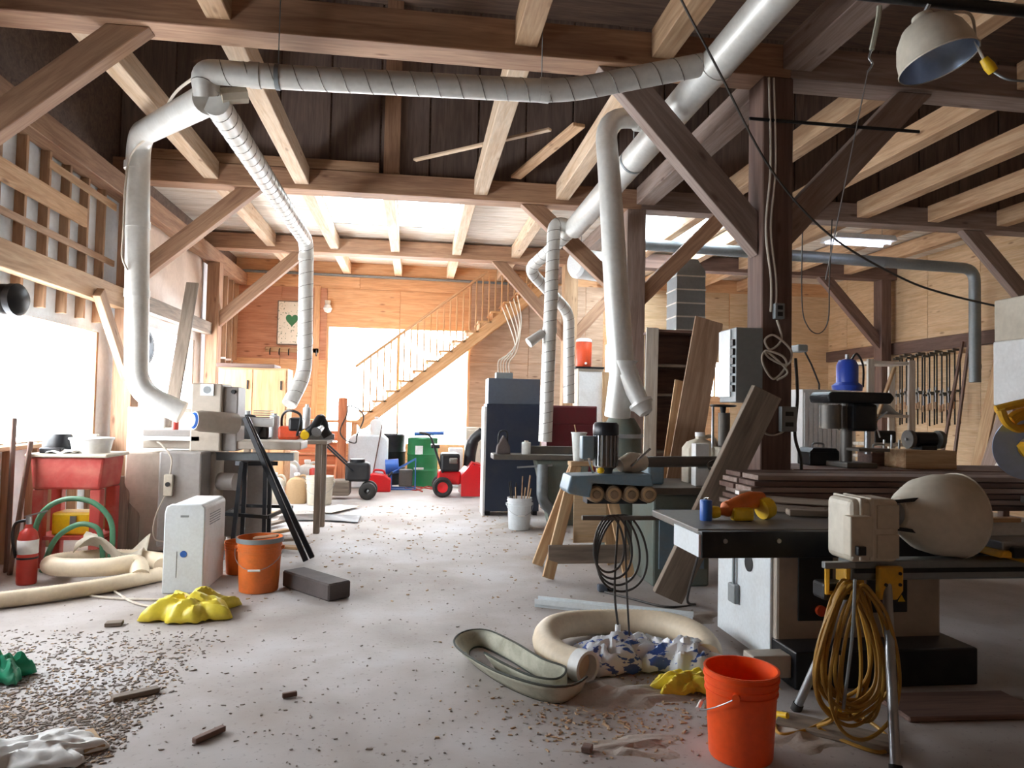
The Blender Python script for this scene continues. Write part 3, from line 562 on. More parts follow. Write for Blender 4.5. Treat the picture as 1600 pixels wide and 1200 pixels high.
# --- dehumidifier
dl, dr = PZ(252, 928), PZ(346, 912); dw = .22
e = T('dehumidifier', 'slim white dehumidifier standing on the floor by orange buckets', 'dehumidifier', (dl.x+.1, dl.y+.2, 0), rz=RAD(0))
x0, y0 = dl.x, dl.y; top = .68
pf = [(x0, 0), (x0+.3, 0), (x0+.3, top-.03), (x0+.27, top), (x0+.05, top), (x0+.012, top-.02), (x0, top-.07)]
MB().prism(pf, y0, y0+.03).build('front_panel', 'white_pl', e, True, smooth=40, bevel=.01)
MB().prism([(x0+.005, 0), (x0+.295, 0), (x0+.295, top-.035), (x0+.268, top-.006), (x0+.05, top-.006), (x0+.005, top-.07)], y0+.03, y0+.62).build('body', 'white', e, True, smooth=40, bevel=.012)
MB().bx(x0+.1, x0+.103, y0-.002, y0+.002, .12, .32).build('panel_joint', 'black_plastic', e, True); MB().cyl((x0+.15, y0-.004, .3), (x0+.15, y0+.002, .3), .025, n=16).build('badge', 'blue', e, True); MB().bx(x0+.12, x0+.18, y0-.003, y0+.002, .58, .595).build('vent', 'panel_grey', e, True)
for k in range(5): MB().bx(x0+.294, x0+.298, y0+.15, y0+.45, .5+k*.02, .507+k*.02).build('louvre', 'panel_grey', e, True)
cable('power_cord', [(x0+.35, y0+.05, .012), (x0+.45, y0-.12, .012), (x0+.2, y0-.22, .012), (x0-.3, y0-.15, .012), (x0-.55, y0+.0, .012), (x0-.45, y0+.15, .012), (x0-.1, y0-.28, .012), (x0+.15, y0-.45, .012)], .009, 'wire_white', 'white power cord looped on the floor before the dehumidifier')
# --- buckets
def bucket(name, label, loc, mat, r=.145, h=.37, group=None, handle=True, fill=None, ribs=True, rz=0., bail=-50):
    e = T(name, label, 'bucket', loc, rz, group); k = r*.87
    pr = [(0, .004), (k-.004, .004), (k, .012)]
    if ribs: pr += [(k+(r-k)*.72, h*.74), (k+(r-k)*.75+.006, h*.745), (k+(r-k)*.75+.006, h*.765), (k+(r-k)*.76, h*.77), (k+(r-k)*.8, h*.82), (k+(r-k)*.8+.006, h*.825), (k+(r-k)*.8+.006, h*.84), (k+(r-k)*.85, h*.845), (k+(r-k)*.9, h*.9), (r+.006, h*.905), (r+.006, h*.93)]
    pr += [(r, h*.935), (r, h-.008), (r+.005, h-.005), (r+.005, h), (r-.004, h), (k-.006, .02), (0, .02)]
    MB().lathe(pr, (0, 0, 0), n=40).build('shell', mat, e)
    if handle:
        a = RAD(bail); pts = []
        for i in range(13):
            t = pi*i/12; p = V((-(r+.014)*cos(t), -(r+.022)*sin(t), h*.8+(r*.9)*sin(t)*sin(a))); pts.append(p)
        MB().tube(pts, .0028, 6).build('bail_handle', 'steel', e)
        for s in (-1, 1): MB().cyl((s*r*.97, 0, h*.8), (s*(r+.018), 0, h*.8), .016, n=12).build('handle_lug', mat, e)
        MB().cyl(pts[6]+V((-.045, 0, 0)), pts[6]+V((.045, 0, 0)), .009, n=10).build('grip', 'white', e)
    if fill: MB().lathe([(0, h*.86+.02), (r*.5, h*.86), (r*.94, h*.85)], (0, 0, 0), n=24).build('contents', fill, e)
    return e
q = PZ(404, 922)
b = bucket('plastic_bucket', 'dirty orange bucket full of scraps beside the dark wood block', q, 'orange_old', .17, .42, 'buckets on the floor', fill='dark_wood', bail=-70)
MB().lathe([(.176, .385), (.18, .385), (.18, .42), (.172, .42)], n=32).build('rim_band', 'galv_grey', b); tag(beam('wood_scrap', q+V((-.05, 0, .405)), q+V((.14, -.03, .43)), .05, .02, 'stud'), 'reddish stick lying on the full orange bucket', 'stick')
bucket('plastic_bucket', 'small orange bucket half hidden behind the dehumidifier', PZ(366, 897)+V((.03, .03, 0)), 'orange_old', .12, .28, 'buckets on the floor', fill='dark_wood', handle=False)
a, b2 = PZ(432, 914, .0), PZ(520, 938, .0)
tag(beam('wood_block', V((a.x+.13, a.y, .068)), V((b2.x+.05, b2.y, .068)), .2, .13, 'board_dark', None, .012), 'chunky dark grey timber block lying on the concrete', 'block')
bpy.data.objects[ 'wood_block'].data.materials[0] = MATS['dark_wood']
# --- yellow plastic bag, green bag, white bag
def crumple(name, label, c, sx, sy, h, mat, seed, cat='bag', n=26, rz=0.):
    rd = random.Random(seed); ph = [(rd.uniform(-8, 8), rd.uniform(-8, 8), rd.uniform(0, 6)) for _ in range(7)]
    def f(u, v):
        x, y = u*2-1, v*2-1; rr = math.hypot(x, y); edge = 1+.16*sin(5*math.atan2(y, x)+seed)+.1*sin(9*math.atan2(y, x)+2*seed)
        k = max(0, 1-(max(abs(x), abs(y)))**2); z = sum(abs(sin(a*x+b*y+p)) for a, b, p in ph)/7
        px, py = x*edge*sx, y*edge*sy; return (px*cos(rz)-py*sin(rz), px*sin(rz)+py*cos(rz), .006+h*(k**.6)*(.25+z*.95)+.012*abs(sin(9*x))*(1-k))
    o = MB().grid(f, n, n).build(name, mat, smooth=28, solid=.003); o.location = c; return tag(o, label, cat)
crumple('plastic_bag', 'crumpled bright yellow plastic bag on the concrete floor', PZ(298, 962), .25, .2, .16, 'yellow_bag', 3)
crumple('plastic_bag', 'small crumpled green plastic bag among floor debris', PZ(2, 1062), .11, .1, .13, 'green_bag', 5)
crumple('plastic_bag', 'crumpled white plastic bag lying flat in wood debris', PZ(45, 1185), .24, .16, .07, 'paper', 8, rz=.3)
# --- black steel stand with two long leaning bars
e = T('steel_stand', 'black welded steel roller stand with square lower frame', 'stand', PZ(405, 870))
Yk = 6.9; S = lambda x, y, Y: PY(x, y, Y)
for (p0, p1) in (((378, 722, 6.75), (360, 850, 6.6)), ((384, 722, 6.8), (378, 838, 6.8)), ((415, 722, 7.3), (413, 825, 7.3)), ((422, 722, 7.3), (421, 825, 7.35))):
    A, Bq = S(*p0), S(*p1); Bq.z = 0 if p0[2] < 7 else .0
    MB().bar(A, Bq, .035, .035, V((0, 1, 0))).build('leg', 'black_metal', e, True)
for q0, q1 in (((352, 803, 6.75), (418, 808, 6.75)), ((418, 808, 6.75), (456, 792, 7.4)), ((378, 790, 7.4), (456, 792, 7.4)), ((352, 803, 6.75), (378, 790, 7.4))):
    MB().bar(S(*q0), S(*q1), .03, .03).build('lower_rail', 'black_metal', e, True)
MB().bar(S(372, 724, 6.78), S(430, 724, 7.3), .06, .04).build('top_rail', 'black_metal', e, True)
for k in (0, 1):
    foot = PZ(478+10*k, 880-5*k); tag(beam('steel_tube', foot+V((0, 0, .02)), PY(382+3*k, 652, 7.02+.05*k), .03, .05, 'board_dark'), ('long black steel bar leaning from the floor onto the planing machine', 'second black steel bar leaning close beside the first on the machine')[k], 'bar')
for o in [o for o in bpy.data.objects if o.name.startswith('steel_tube')]: o.data.materials[0] = MATS['black_metal']
for k in range(5): tag(beam('scrap_plank', PZ(335+18*k, 832+5*k, .03), PZ(430+10*k, 800+14*k, .05), .1, .03, ('board', 'board_grey')[k % 2]), ('pale', 'grey weathered', 'pale short', 'grey narrow', 'pale splintered')[k]+' scrap plank lying %s under the black steel stand' % ('deepest', 'second deepest', 'in the middle', 'fourth', 'outermost')[k], 'plank', 'scrap planks under the steel stand')

# ================================================================== stair end of the hall
e = T('staircase', 'open wooden staircase with landing and spindle railing against the back wall', 'stairs', (-1.05, 14.3, 0))
NS, RUN, RISE, SX, SZ = 15, .25, .2, -1.05, 1.2
for i in range(NS):
    x0 = SX+RUN*i; z = SZ+RISE*(i+1)
    if z > 4.12: break
    beam('tread', (x0+RUN/2-.01, 13.98, z-.02), (x0+RUN/2-.01, 14.84, z-.02), RUN+.03, .04, 'stair', e, .006)
    beam('riser', (x0+.01, 13.99, z-RISE/2-.02), (x0+.01, 14.84, z-RISE/2-.02), .018, RISE-.04, 'stair', e, .002)
    for k in (0, 1):
        xb = x0+.06+k*RUN/2; zt = SZ+RISE+.88+(xb-SX)*RISE/RUN
        beam('baluster', (xb, 14.0, z), (xb, 14.0, min(zt, 4.12)), .028, .028, 'stair', e, .004)
for yy in (14.0, 14.82): beam('stringer', (SX-.02, yy, SZ-.1), (SX+RUN*14.2, yy, SZ-.1+RISE*14.22), .04, .2, 'stair', e)
beam('handrail', (SX-.1, 14.0, SZ+RISE+.83), (SX+RUN*9.6, 14.0, SZ+RISE*10.6+.86), .06, .05, 'stair', e, .01)
beam('landing', (-2.3, 14.4, SZ-.02), (SX, 14.4, SZ-.02), .88, .04, 'stair', e)
for i in range(5):
    z = .2*(i+1); y = 12.85+i*.22
    beam('tread', (-2.35, y+.11, z-.02), (-1.38, y+.11, z-.02), .24, .04, 'post_orange', e, .005); beam('riser', (-2.33, y, z-.1), (-1.4, y, z-.1), .02, .16, 'post_orange', e, .002)
for xx in (-2.37, -1.36): beam('stringer', (xx, 12.86, .11), (xx, 13.98, 1.12), .04, .24, 'post_orange', e)
beam('newel_post', (-1.28, 13.1, 0), (-1.28, 13.1, 1.62), .15, .15, 'post_orange', e, .02)
for xx in (-2.2, -1.15): beam('landing_leg', (xx, 14.05, 0), (xx, 14.05, SZ-.04), .1, .1, 'stair', e)
hc = V((-1.1, 13.0, 1.25))
tag(MB().tube(spline([hc+V((.05*sin(3*t)+.17*cos(t), -.02*t/6, .33*sin(t)-.1)) for t in [i*.5 for i in range(30)]], 4), .011, 6).build('cable_coil', 'wire_dark', at=hc), 'dark cable coil hung on the orange newel post', 'cable')
# --- poster, wall light, wooden cabinet
p0, p1 = PY(435, 470, YB-.04), PY(474, 539, YB-.04)
e = T('heart_poster', 'cream speckled poster with green heart on the red wall panel', 'poster', ((p0.x+p1.x)/2, YB-.04, p1.z))
MB().bx(p0.x, p1.x, YB-.045, YB-.025, p1.z, p0.z).build('print', 'poster', e, True, smooth=0)
hx, hz = (p0.x+p1.x)/2+.02, (p0.z+p1.z)/2+.06
MB().prism([(hx+.0075*16*sin(t)**3, hz+.009*(13*cos(t)-5*cos(2*t)-2*cos(3*t)-cos(4*t))) for t in [2*pi*i/40 for i in range(40)]], YB-.05, YB-.045).build('heart', 'heart', e, True, smooth=0)
for q in (((p0.x, p0.z), (p1.x, p0.z)), ((p0.x, p1.z), (p1.x, p1.z)), ((p0.x, p0.z), (p0.x, p1.z)), ((p1.x, p0.z), (p1.x, p1.z))): MB().bar((q[0][0], YB-.04, q[0][1]), (q[1][0], YB-.04, q[1][1]), .03, .02).build('frame_strip', 'board_grey', e, True)
p = PY(512, 482, YB-.1); e = T('wall_light', 'round white globe light on the back wall by the window', 'light', p)
MB().lathe([(.0, -.09), (.06, -.07), (.09, 0), (.06, .07), (0, .09)], p).build('globe', 'white', e, True); MB().lathe([(0, .08), (.05, .08), (.06, .16), (0, .16)], p).build('holder', 'offwhite', e, True); MB().bar(p+V((0, 0, .12)), (p.x, YB-.01, p.z+.12), .08, .05).build('bracket', 'board', e, True)
c0, c1_ = PY(342, 567, 11.6), PY(450, 567, 11.6)
e = T('wooden_cabinet', 'tall knotty pine cabinet with dark top behind the planing machine', 'cabinet', ((c0.x+c1_.x)/2, 11.8, 0))
MB().bx(c0.x, c1_.x, 11.6, 12.1, 0, c0.z-.06).build('carcass', 'ply_orange', e, True, smooth=0, bevel=.008); MB().bx(c0.x-.03, c1_.x-.2, 11.57, 12.12, c0.z-.06, c0.z).build('top', 'board_dark', e, True, smooth=0, bevel=.006)
for xa, xb in ((c0.x+.02, (c0.x+c1_.x)/2-.005), ((c0.x+c1_.x)/2+.005, c1_.x-.02)):
    d_ = beam('door', ((xa+xb)/2, 11.59, .05), ((xa+xb)/2, 11.59, c0.z-.09), xb-xa, .02, 'ply_orange', e, .003, V((0, 1, 0))); MB().bx(xb-.08, xb-.06, 11.56, 11.58, 1.7, 1.84).build('handle', 'black_metal', e, True)
# --- bench with engine parts and chainsaw
bx0, bx1 = PY(372, 690, 8.5).x, PY(512, 690, 8.5).x; bz = PY(440, 688, 8.5).z
e = T('work_bench', 'low plank bench behind the planing machine under the slanting pipe', 'bench', ((bx0+bx1)/2, 8.8, 0))
for k in range(3): beam('top_plank', (bx0, 8.55+.2*k, bz-.02), (bx1, 8.55+.2*k, bz-.02), .19, .04, 'board_grey', e)
for xx in (bx0+.1, bx1-.1):
    for yy in (8.52, 8.98): beam('leg', (xx, yy, 0), (xx, yy, bz-.04), .07, .07, 'board_grey', e)
def on(px, Y=8.7): return V((PY(px, 690, Y).x, Y, bz))
e = T('engine', 'greasy black engine with cooling fins on the plank bench', 'engine', on(400)); o = on(400)
MB().bx(o.x-.18, o.x+.16, o.y-.13, o.y+.13, bz, bz+.2).build('crankcase', 'black_metal', e, True, smooth=0, bevel=.03); MB().lathe([(.0, 0), (.12, 0), (.14, .02), (.14, .07), (.1, .09), (0, .09)], (o.x-.05, o.y-.14, bz+.15), (0, -1, 0)).build('flywheel_cover', 'black_plastic', e, True)
for k in range(6): MB().bx(o.x-.02, o.x+.17, o.y-.1, o.y+.1, bz+.2+.025*k, bz+.21+.025*k).build('cooling_fin', 'cast', e, True)
MB().cyl((o.x-.12, o.y, bz+.2), (o.x-.12, o.y, bz+.33), .05, n=14).build('fuel_cap', 'white_pl', e, True)
e = T('chainsaw', 'orange and black chainsaw lying on the plank bench', 'chainsaw', on(452)); o = on(452)
MB().bx(o.x-.12, o.x+.12, o.y-.1, o.y+.08, bz, bz+.16).build('housing', 'orange_red', e, True, smooth=0, bevel=.035); MB().bx(o.x+.0, o.x+.16, o.y-.12, o.y+.1, bz+.1, bz+.26).build('air_filter', 'black_plastic', e, True, smooth=0, bevel=.03)
MB().tube(spline([o+V((.1, -.1, .05)), o+V((.14, -.12, .28)), o+V((.0, -.1, .34)), o+V((-.1, .05, .26)), o+V((-.1, .1, .08))]), .015, 8).build('handle', 'black_plastic', e, True); MB().bx(o.x+.1, o.x+.5, o.y+.13, o.y+.15, bz+.0, bz+.07).build('guide_bar', 'steel', e, True, bevel=.004)
e = T('trimmer_head', 'black and silver power tool with yellow cap heaped on the bench', 'tool', on(492, 8.6)); o = on(492, 8.6)
MB().tube(spline([o+V((-.14, -.05, .04)), o+V((-.02, -.06, .14)), o+V((.06, .0, .26)), o+V((.1, .05, .12)), o+V((.14, .06, .05))]), [.05]*20+[.06]*13, 10).build('body', 'black_plastic', e, True); MB().cyl(o+V((-.1, -.12, .06)), o+V((-.1, -.05, .08)), .05, n=14).build('cap', 'yellow', e, True); MB().cyl(o+V((.03, -.12, .1)), o+V((.05, -.02, .14)), .06, n=14).build('silver_cover', 'chrome', e, True)
def can(name, label, loc, r, h, mat, cap='white', cat='can', group=None):
    e = T(name, label, cat, loc, group=group); MB().lathe([(0, 0), (r*.95, 0), (r, .01), (r, h*.86), (r*.9, h*.9), (r*.5, h*.92), (r*.5, h*.93), (0, h*.93)], n=18).build('body', mat, e); MB().cyl((0, 0, h*.92), (0, 0, h), r*.45, n=14).build('cap', cap, e); return e
can('paint_can', 'white paint can on the plank bench beside the pipe end', on(428, 8.95), .06, .3, 'white_pl', 'steel'); can('paint_can', 'pale spray can on the bench behind the chainsaw', on(478, 8.98), .045, .42, 'white')
# --- jugs and buckets beyond the bench
def jug(label, loc, mat, s=1., cap='white', cat='jug', rz=0., group='plastic jugs on the floor'):
    e = T('plastic_jug', label, cat, loc, rz, group); w_, d_, h_ = .1*s, .08*s, .28*s
    b = MB(); ring = [(1, 1, 0), (1, 1, .72), (.72, .8, .86), (.25, .3, .93), (.25, .3, 1.0)]; n = 12
    for sx_, sy_, z in ring:
        for k in range(n):
            t = 2*pi*k/n; q = lambda v: math.copysign(abs(v)**.5, v); b.v.append(V((w_*sx_*q(cos(t)), d_*sy_*q(sin(t)), z*h_)))
    for i in range(len(ring)-1):
        for k in range(n): b.f.append((i*n+k, i*n+(k+1) % n, (i+1)*n+(k+1) % n, (i+1)*n+k))
    b.f.append(tuple(range(n))); b.f.append(tuple((len(ring)-1)*n+k for k in range(n))); b.build('body', mat, e, bevel=.004)
    MB().tube(spline([(w_*.2, 0, h_*.95), (w_*.7, 0, h_*.98), (w_*1.02, 0, h_*.85), (w_*1.0, 0, h_*.6)]), .012*s, 8).build('handle', mat, e); MB().cyl((0, 0, h_*.98), (0, 0, h_*1.07), w_*.3, n=14).build('cap', cap, e); return e
bucket('plastic_bucket', 'white bucket with lid between jugs and the black tiller', PZ(499, 788), 'offwhite', .2, .42, 'buckets on the floor', fill='white', bail=-75)
jug('brown stained jug beside the white lidded bucket', PZ(463, 786), 'cardboard', 1.5); jug('milky jug furthest from the white lidded bucket', PZ(428, 786), 'offwhite', 1.5); jug('white jug standing behind the stained jugs', PZ(446, 770), 'white_pl', 1.9); jug('clear pale jug with narrow neck behind the lidded bucket', PZ(479, 768), 'jar', 1.8)
can('funnel_can', 'small red and white can behind the white lidded bucket', PZ(490, 776), .08, .5, 'red', 'white'); can('funnel_can', 'red topped tin under the end of the plank bench', PZ(462, 764)+V((0, -.35, 0)), .09, .75, 'offwhite', 'red_gloss')
q = PZ(450, 812); tag(MB().grid(lambda u, v: (q.x-.1+u*1.0, q.y-.25+v*.6+.1*sin(4*u), .012+.03*abs(sin(6*u+3*v))*(1-abs(2*v-1))), 18, 10).build('tarp', 'black_plastic', at=q, solid=.004), 'black plastic tarp lying flat near the white bucket', 'tarp')
tag(beam('cardboard_sheet', PZ(500, 800, .03), PZ(545, 790, .03), .35, .012, 'whitewash'), 'pale flat board on the floor beside the black tarp', 'board')
# --- black tiller
w0 = PZ(576, 781); e = T('garden_tiller', 'black wheeled garden tiller with two handlebars', 'tiller', w0)
for s in (0, .34): MB().lathe([(.05, -.05), (.1, -.055), (.135, -.04), (.135, .04), (.1, .055), (.05, .05), (.03, .03), (.03, -.03), (.05, -.05)], w0+V((-.02, s, .135)), (0.1, 1, 0), 22).build('wheel', 'rubber', e, True)
MB().cyl(w0+V((-.02, -.03, .135)), w0+V((-.02, .38, .135)), .015, n=8).build('axle', 'steel', e, True)
MB().bx(w0.x-.38, w0.x-.0, w0.y, w0.y+.32, .28, .58).build('engine', 'black_plastic', e, True, smooth=0, bevel=.04); MB().lathe([(0, 0), (.12, 0), (.12, .05), (0, .06)], (w0.x-.2, w0.y+.16, .58)).build('recoil_cover', 'black_metal', e, True); MB().bx(w0.x-.7, w0.x-.3, w0.y-.02, w0.y+.34, .06, .3).build('tine_shield', 'board_grey', e, True, smooth=0, bevel=.03)
for s in (0, .3): MB().tube(fillet([V((w0.x-.25, w0.y+s, .45)), V((w0.x-.8, w0.y+s, .95)), V((w0.x-.95, w0.y+s, .98))], .06), .016, 8).build('handlebar', 'black_metal', e, True)
# --- white tank, gas can, compressor, barrels
q = PZ(572, 757); q = V((-.82, 13.45, 0))
e = T('plastic_tank', 'translucent white rectangular fluid tank by the stair foot', 'tank', q)
MB().prism([(q.x-.36, 0), (q.x+.34, 0), (q.x+.34, .88), (q.x+.24, .96), (q.x-.28, .96), (q.x-.36, .88)], 13.2, 13.7).build('body', 'white_pl', e, True, bevel=.03); MB().cyl((q.x-.1, 13.45, .96), (q.x-.1, 13.45, 1.0), .08, n=18).build('cap', 'white', e, True)
jug('white jug standing on the translucent tank', (q.x+.12, 13.4, .96), 'white', 1.1)
tag(beam('leaning_rod', (q.x+.06, 13.08, .01), (q.x+.24, 13.16, 1.15), .022, .022, 'board_dark'), 'thin dark rod leaning in front of the white tank', 'rod')
q = PZ(590, 763)+V((.05, -.5, 0)); e = T('gas_can', 'bright red plastic gas can on the floor', 'gas can', q)
MB().prism([(-.2, 0), (.2, 0), (.2, .22), (.1, .3), (-.12, .33), (-.2, .26)], -.12, .12).build('body', 'red_gloss', e, bevel=.025); MB().tube(spline([(-.1, 0, .31), (-.08, 0, .37), (.06, 0, .36), (.1, 0, .28)]), .018, 8).build('handle', 'red_gloss', e); MB().cyl((.15, 0, .25), (.22, 0, .34), .02, n=10).build('spout', 'black_plastic', e)
q = PZ(617, 760)+V((.12, -.5, 0)); e = T('air_compressor', 'small blue air compressor between gas can and barrels', 'compressor', q)
MB().cyl((-.28, 0, .4), (-.05, 0, .42), .13, n=20).build('tank', 'blue', e); MB().bx(-.04, .2, -.12, .12, .06, .36).build('pump', 'cast', e, smooth=0, bevel=.02); MB().tube([(-.18, -.15, .02), (-.18, -.15, .3), (.25, -.15, .55), (.25, -.15, .02), (-.18, -.15, .02)], .015, 8).build('frame', 'blue', e); MB().tube([(-.18, .15, .02), (-.18, .15, .3), (.25, .15, .55), (.25, .15, .02), (-.18, .15, .02)], .015, 8).build('frame', 'blue', e)
def barrel(label, loc, mat, r=.285, h=.9):
    e = T('oil_barrel', label, 'barrel', loc, group='steel drums under the stairs'); pr = [(0, .01), (r-.01, .01), (r, 0), (r+.008, .015)]
    for z in (.33, .66): pr += [(r, .03 if z < .5 else .36*h), (r, z*h-.03), (r+.012, z*h), (r, z*h+.03)]
    pr += [(r, h-.03), (r+.008, h-.015), (r, h), (r-.012, h-.02), (0, h-.02)]; MB().lathe(pr, n=30).build('drum', mat, e); MB().cyl((r*.55, 0, h-.02), (r*.55, 0, h), .035, n=12).build('bung', 'steel', e); return e
b = barrel('green steel drum with white sticker behind the red snow blower', PZ(659, 757)+V((0, -.15, 0)), 'green'); MB().bx(-.14, .0, -.291, -.283, .6, .76).build('sticker', 'paper', b, smooth=0); MB().bx(-.16, .02, -.292, -.286, .32, .36).build('lettering', 'paper', b, smooth=0)
barrel('black drum standing next to the green drum', PZ(659, 757)+V((-.62, .15, 0)), 'black_metal', .29, .95)
tag(MB().tube([(.0, 13.8, .97), (.55, 13.7, 1.0)], .04, 10).build('rolled_tube', 'blue', at=(.0, 13.8, .92)), 'pale blue tube lying on top of the green drum', 'tube')
cable('red_cord', [PZ(632, 762, .01), PZ(650, 766, .01), PZ(668, 760, .01), PZ(676, 764, .01), PZ(645, 760, .01), PZ(660, 768, .01)], .012, 'red', 'red extension cord on the floor before the green drum')
# --- red snow blower
w0 = PZ(691, 777); e = T('snow_blower', 'red two stage snow blower with black engine', 'snow blower', w0)
for s in (0, .5):
    c = w0+V((0, s, .165)); MB().lathe([(.09, -.06), (.13, -.07), (.165, -.05), (.165, .05), (.13, .07), (.09, .06), (.09, -.06)], c, (0, 1, 0), 24).build('tyre', 'rubber', e, True); MB().lathe([(0, -.03), (.085, -.055), (.09, -.05), (.09, .05), (0, .05)], c, (0, 1, 0), 20).build('wheel_rim', 'red_gloss', e, True)
MB().bx(w0.x-.08, w0.x+.3, w0.y+.05, w0.y+.45, .2, .42).build('chassis', 'red_gloss', e, True, smooth=0, bevel=.03); MB().bx(w0.x-.04, w0.x+.28, w0.y+.0, w0.y+.42, .42, .72).build('engine', 'black_plastic', e, True, smooth=0, bevel=.04); MB().bx(w0.x+.1, w0.x+.24, w0.y-.03, w0.y+.05, .55, .65).build('muffler', 'cast', e, True, bevel=.02)
pf = [(w0.x+.3, .03), (w0.x+.66, .03), (w0.x+.66, .5), (w0.x+.48, .55), (w0.x+.3, .32)]
for yy in (w0.y-.12, w0.y+.62): MB().prism(pf, yy-.012, yy+.012).build('auger_side', 'red_gloss', e, True, smooth=0)
MB().prism([(w0.x+.3, .05), (w0.x+.33, .05), (w0.x+.33, .34), (w0.x+.5, .56), (w0.x+.66, .5), (w0.x+.66, .53), (w0.x+.48, .59), (w0.x+.3, .36)], w0.y-.12, w0.y+.62).build('auger_housing', 'red_gloss', e, True, smooth=0)
MB().tube([w0+V((.48, -.1+.7*k/60, 0))+V((.14*cos(k*.5), 0, .25+.14*sin(k*.5))) for k in range(61)], .02, 6).build('auger', 'black_metal', e, True)
MB().tube(spline([w0+V((.45, .25, .5)), w0+V((.47, .25, .75)), w0+V((.52, .2, .95)), w0+V((.66, .15, 1.08))]), [.1]*15+[.09]*10, 12, caps=False).build('discharge_chute', 'black_plastic', e, True)
for s in (.05, .4): MB().tube(fillet([w0+V((0, s, .4)), w0+V((-.12, s, .75)), w0+V((-.22, s, 1.02)), w0+V((-.4, s, 1.05))], .08), .017, 8).build('handlebar', 'black_metal', e, True)
MB().bx(w0.x-.2, w0.x-.06, w0.y+.05, w0.y+.4, .8, .86).build('control_panel', 'black_plastic', e, True, bevel=.01)
# --- appliances and boxes by the window
for (x, y, w_, d_, h_, mt, lb, ct) in ((1.12, 13.6, .34, .35, 1.12, 'offwhite', 'beige metal locker under the window beside the snow blower', 'locker'), (1.5, 13.55, .34, .4, .8, 'cardboard', 'brown cardboard carton between beige locker and navy cabinet', 'carton'), (.78, 13.7, .26, .3, .72, 'white', 'short white appliance behind the snow blower engine', 'appliance')):
    e = T('storage_box', lb, ct, (x, y, 0)); MB().bx(-w_/2, w_/2, -d_/2, d_/2, 0, h_).build('body', mt, e, smooth=0, bevel=.012); MB().bx(-w_/2+.03, w_/2-.03, -d_/2-.012, -d_/2, .06, h_-.05).build('front_panel', mt, e, smooth=0, bevel=.006); MB().bx(w_/2-.07, w_/2-.05, -d_/2-.03, -d_/2-.012, h_*.5, h_*.65).build('handle', 'steel', e)
# --- navy cabinet with breaker wiring
n0, n1 = PZ(757, 806), PZ(835, 800); nt_ = PY(790, 591, 9.9).z
e = T('steel_cabinet', 'tall navy blue steel cabinet with paler top section', 'cabinet', ((n0.x+n1.x)/2, 10.1, 0))
MB().bx(n0.x, n1.x, 9.9, 10.35, .06, nt_-.36).build('lower_body', 'navy', e, True, smooth=0, bevel=.008); MB().bx(n0.x+.02, n1.x-.01, 9.93, 10.35, nt_-.36, nt_).build('upper_section', 'navy_light', e, True, smooth=0, bevel=.008); MB().bx(n0.x-.03, n0.x, 9.9, 10.3, 0, nt_-.4).build('side_panel', 'white', e, True, smooth=0)  # white left side: daylight on the cabinet edge put into its colour
for xx in (n0.x+.05, n1.x-.05): MB().bx(xx-.03, xx+.03, 9.93, 10.3, 0, .06).build('foot', 'black_metal', e, True)
p = PY(787, 590, 10.2); e = T('junction_box', 'grey junction box with looping cables above the navy cabinet', 'box', (p.x, 10.15, nt_)); MB().bx(p.x-.12, p.x+.12, 10.1, 10.25, nt_, nt_+.09).build('box', 'panel_grey', e, True, smooth=0, bevel=.008)
for k in range(5): MB().tube(spline([(p.x-.08+.04*k, 10.18, nt_+.08), (p.x-.08+.04*k, 10.2, nt_+.25), (p.x+.0+.05*k, 10.3, nt_+.32+.03*k), (p.x+.2+.02*k, 10.5, nt_+.1*k+.5), (p.x+.1+.06*k, 11.4, nt_+1.2+.05*k)]), .008, 6).build('cable', 'wire_white', e, True)
# --- jointer beside the slim pipe
jy = 9.0; jz = PY(800, 710, jy).z; j0, j1 = PY(771, 710, jy).x, PY(935, 710, jy).x
e = T('jointer', 'old grey jointer with long cast table beside the navy cabinet', 'machine', ((j0+j1)/2, 9.2, 0))
MB().bx(j0, j1, jy, jy+.35, jz-.07, jz).build('table', 'cast', e, True, smooth=0, bevel=.012); MB().prism([(j0+.55, jz-.07), (j1-.1, jz-.07), (j1-.2, .0), (j0+.75, 0)], jy+.05, jy+.32).build('pedestal', 'green_grey', e, True, smooth=0, bevel=.015); MB().bx(j0+.5, j1, jy+.2, jy+.24, jz, jz+.1).build('fence', 'cast', e, True, bevel=.006)
MB().tube(fillet([V((j0+.62, jy-.02, jz-.12)), V((j0+.62, jy-.06, .3)), V((j0+.85, jy-.06, .14))], .2), .07, 14).build('dust_elbow', 'galv_grey', e, True); MB().cyl((j0+.3, jy-.03, jz-.16), (j0+.75, jy-.03, jz-.13), .012, n=8).build('lever', 'steel', e, True)
q = PY(786, 708, 9.1); q.z = jz; e = T('clothes_iron', 'dark old flat iron standing on the jointer table', 'iron', q); MB().prism([(-.09, 0), (.09, 0), (.08, .1), (.0, .24), (-.08, .1)], -.06, .06).build('body', 'dark_wood', e, bevel=.015); MB().tube(spline([(-.06, 0, .12), (-.05, 0, .27), (.04, 0, .28), (.05, 0, .14)]), .012, 8).build('handle', 'black_metal', e)
q = PY(822, 708, 9.1); q.z = jz; can('glass_jar', 'pale jar standing on the jointer table', q, .06, .17, 'jar', 'offwhite', 'jar')
b = bucket('plastic_bucket', 'white bucket holding sticks in front of the navy cabinet', PZ(811, 827), 'white_pl', .15, .39, 'buckets on the floor', bail=-70)
for k in range(9):
    t = k*2.4; MB().cyl((.06*cos(t), .06*sin(t), .03), (.14*cos(t), .13*sin(t), .5+.08*(k % 3)), .008, n=6).build('stick', ('board', 'rubber', 'stud')[k % 3], b)
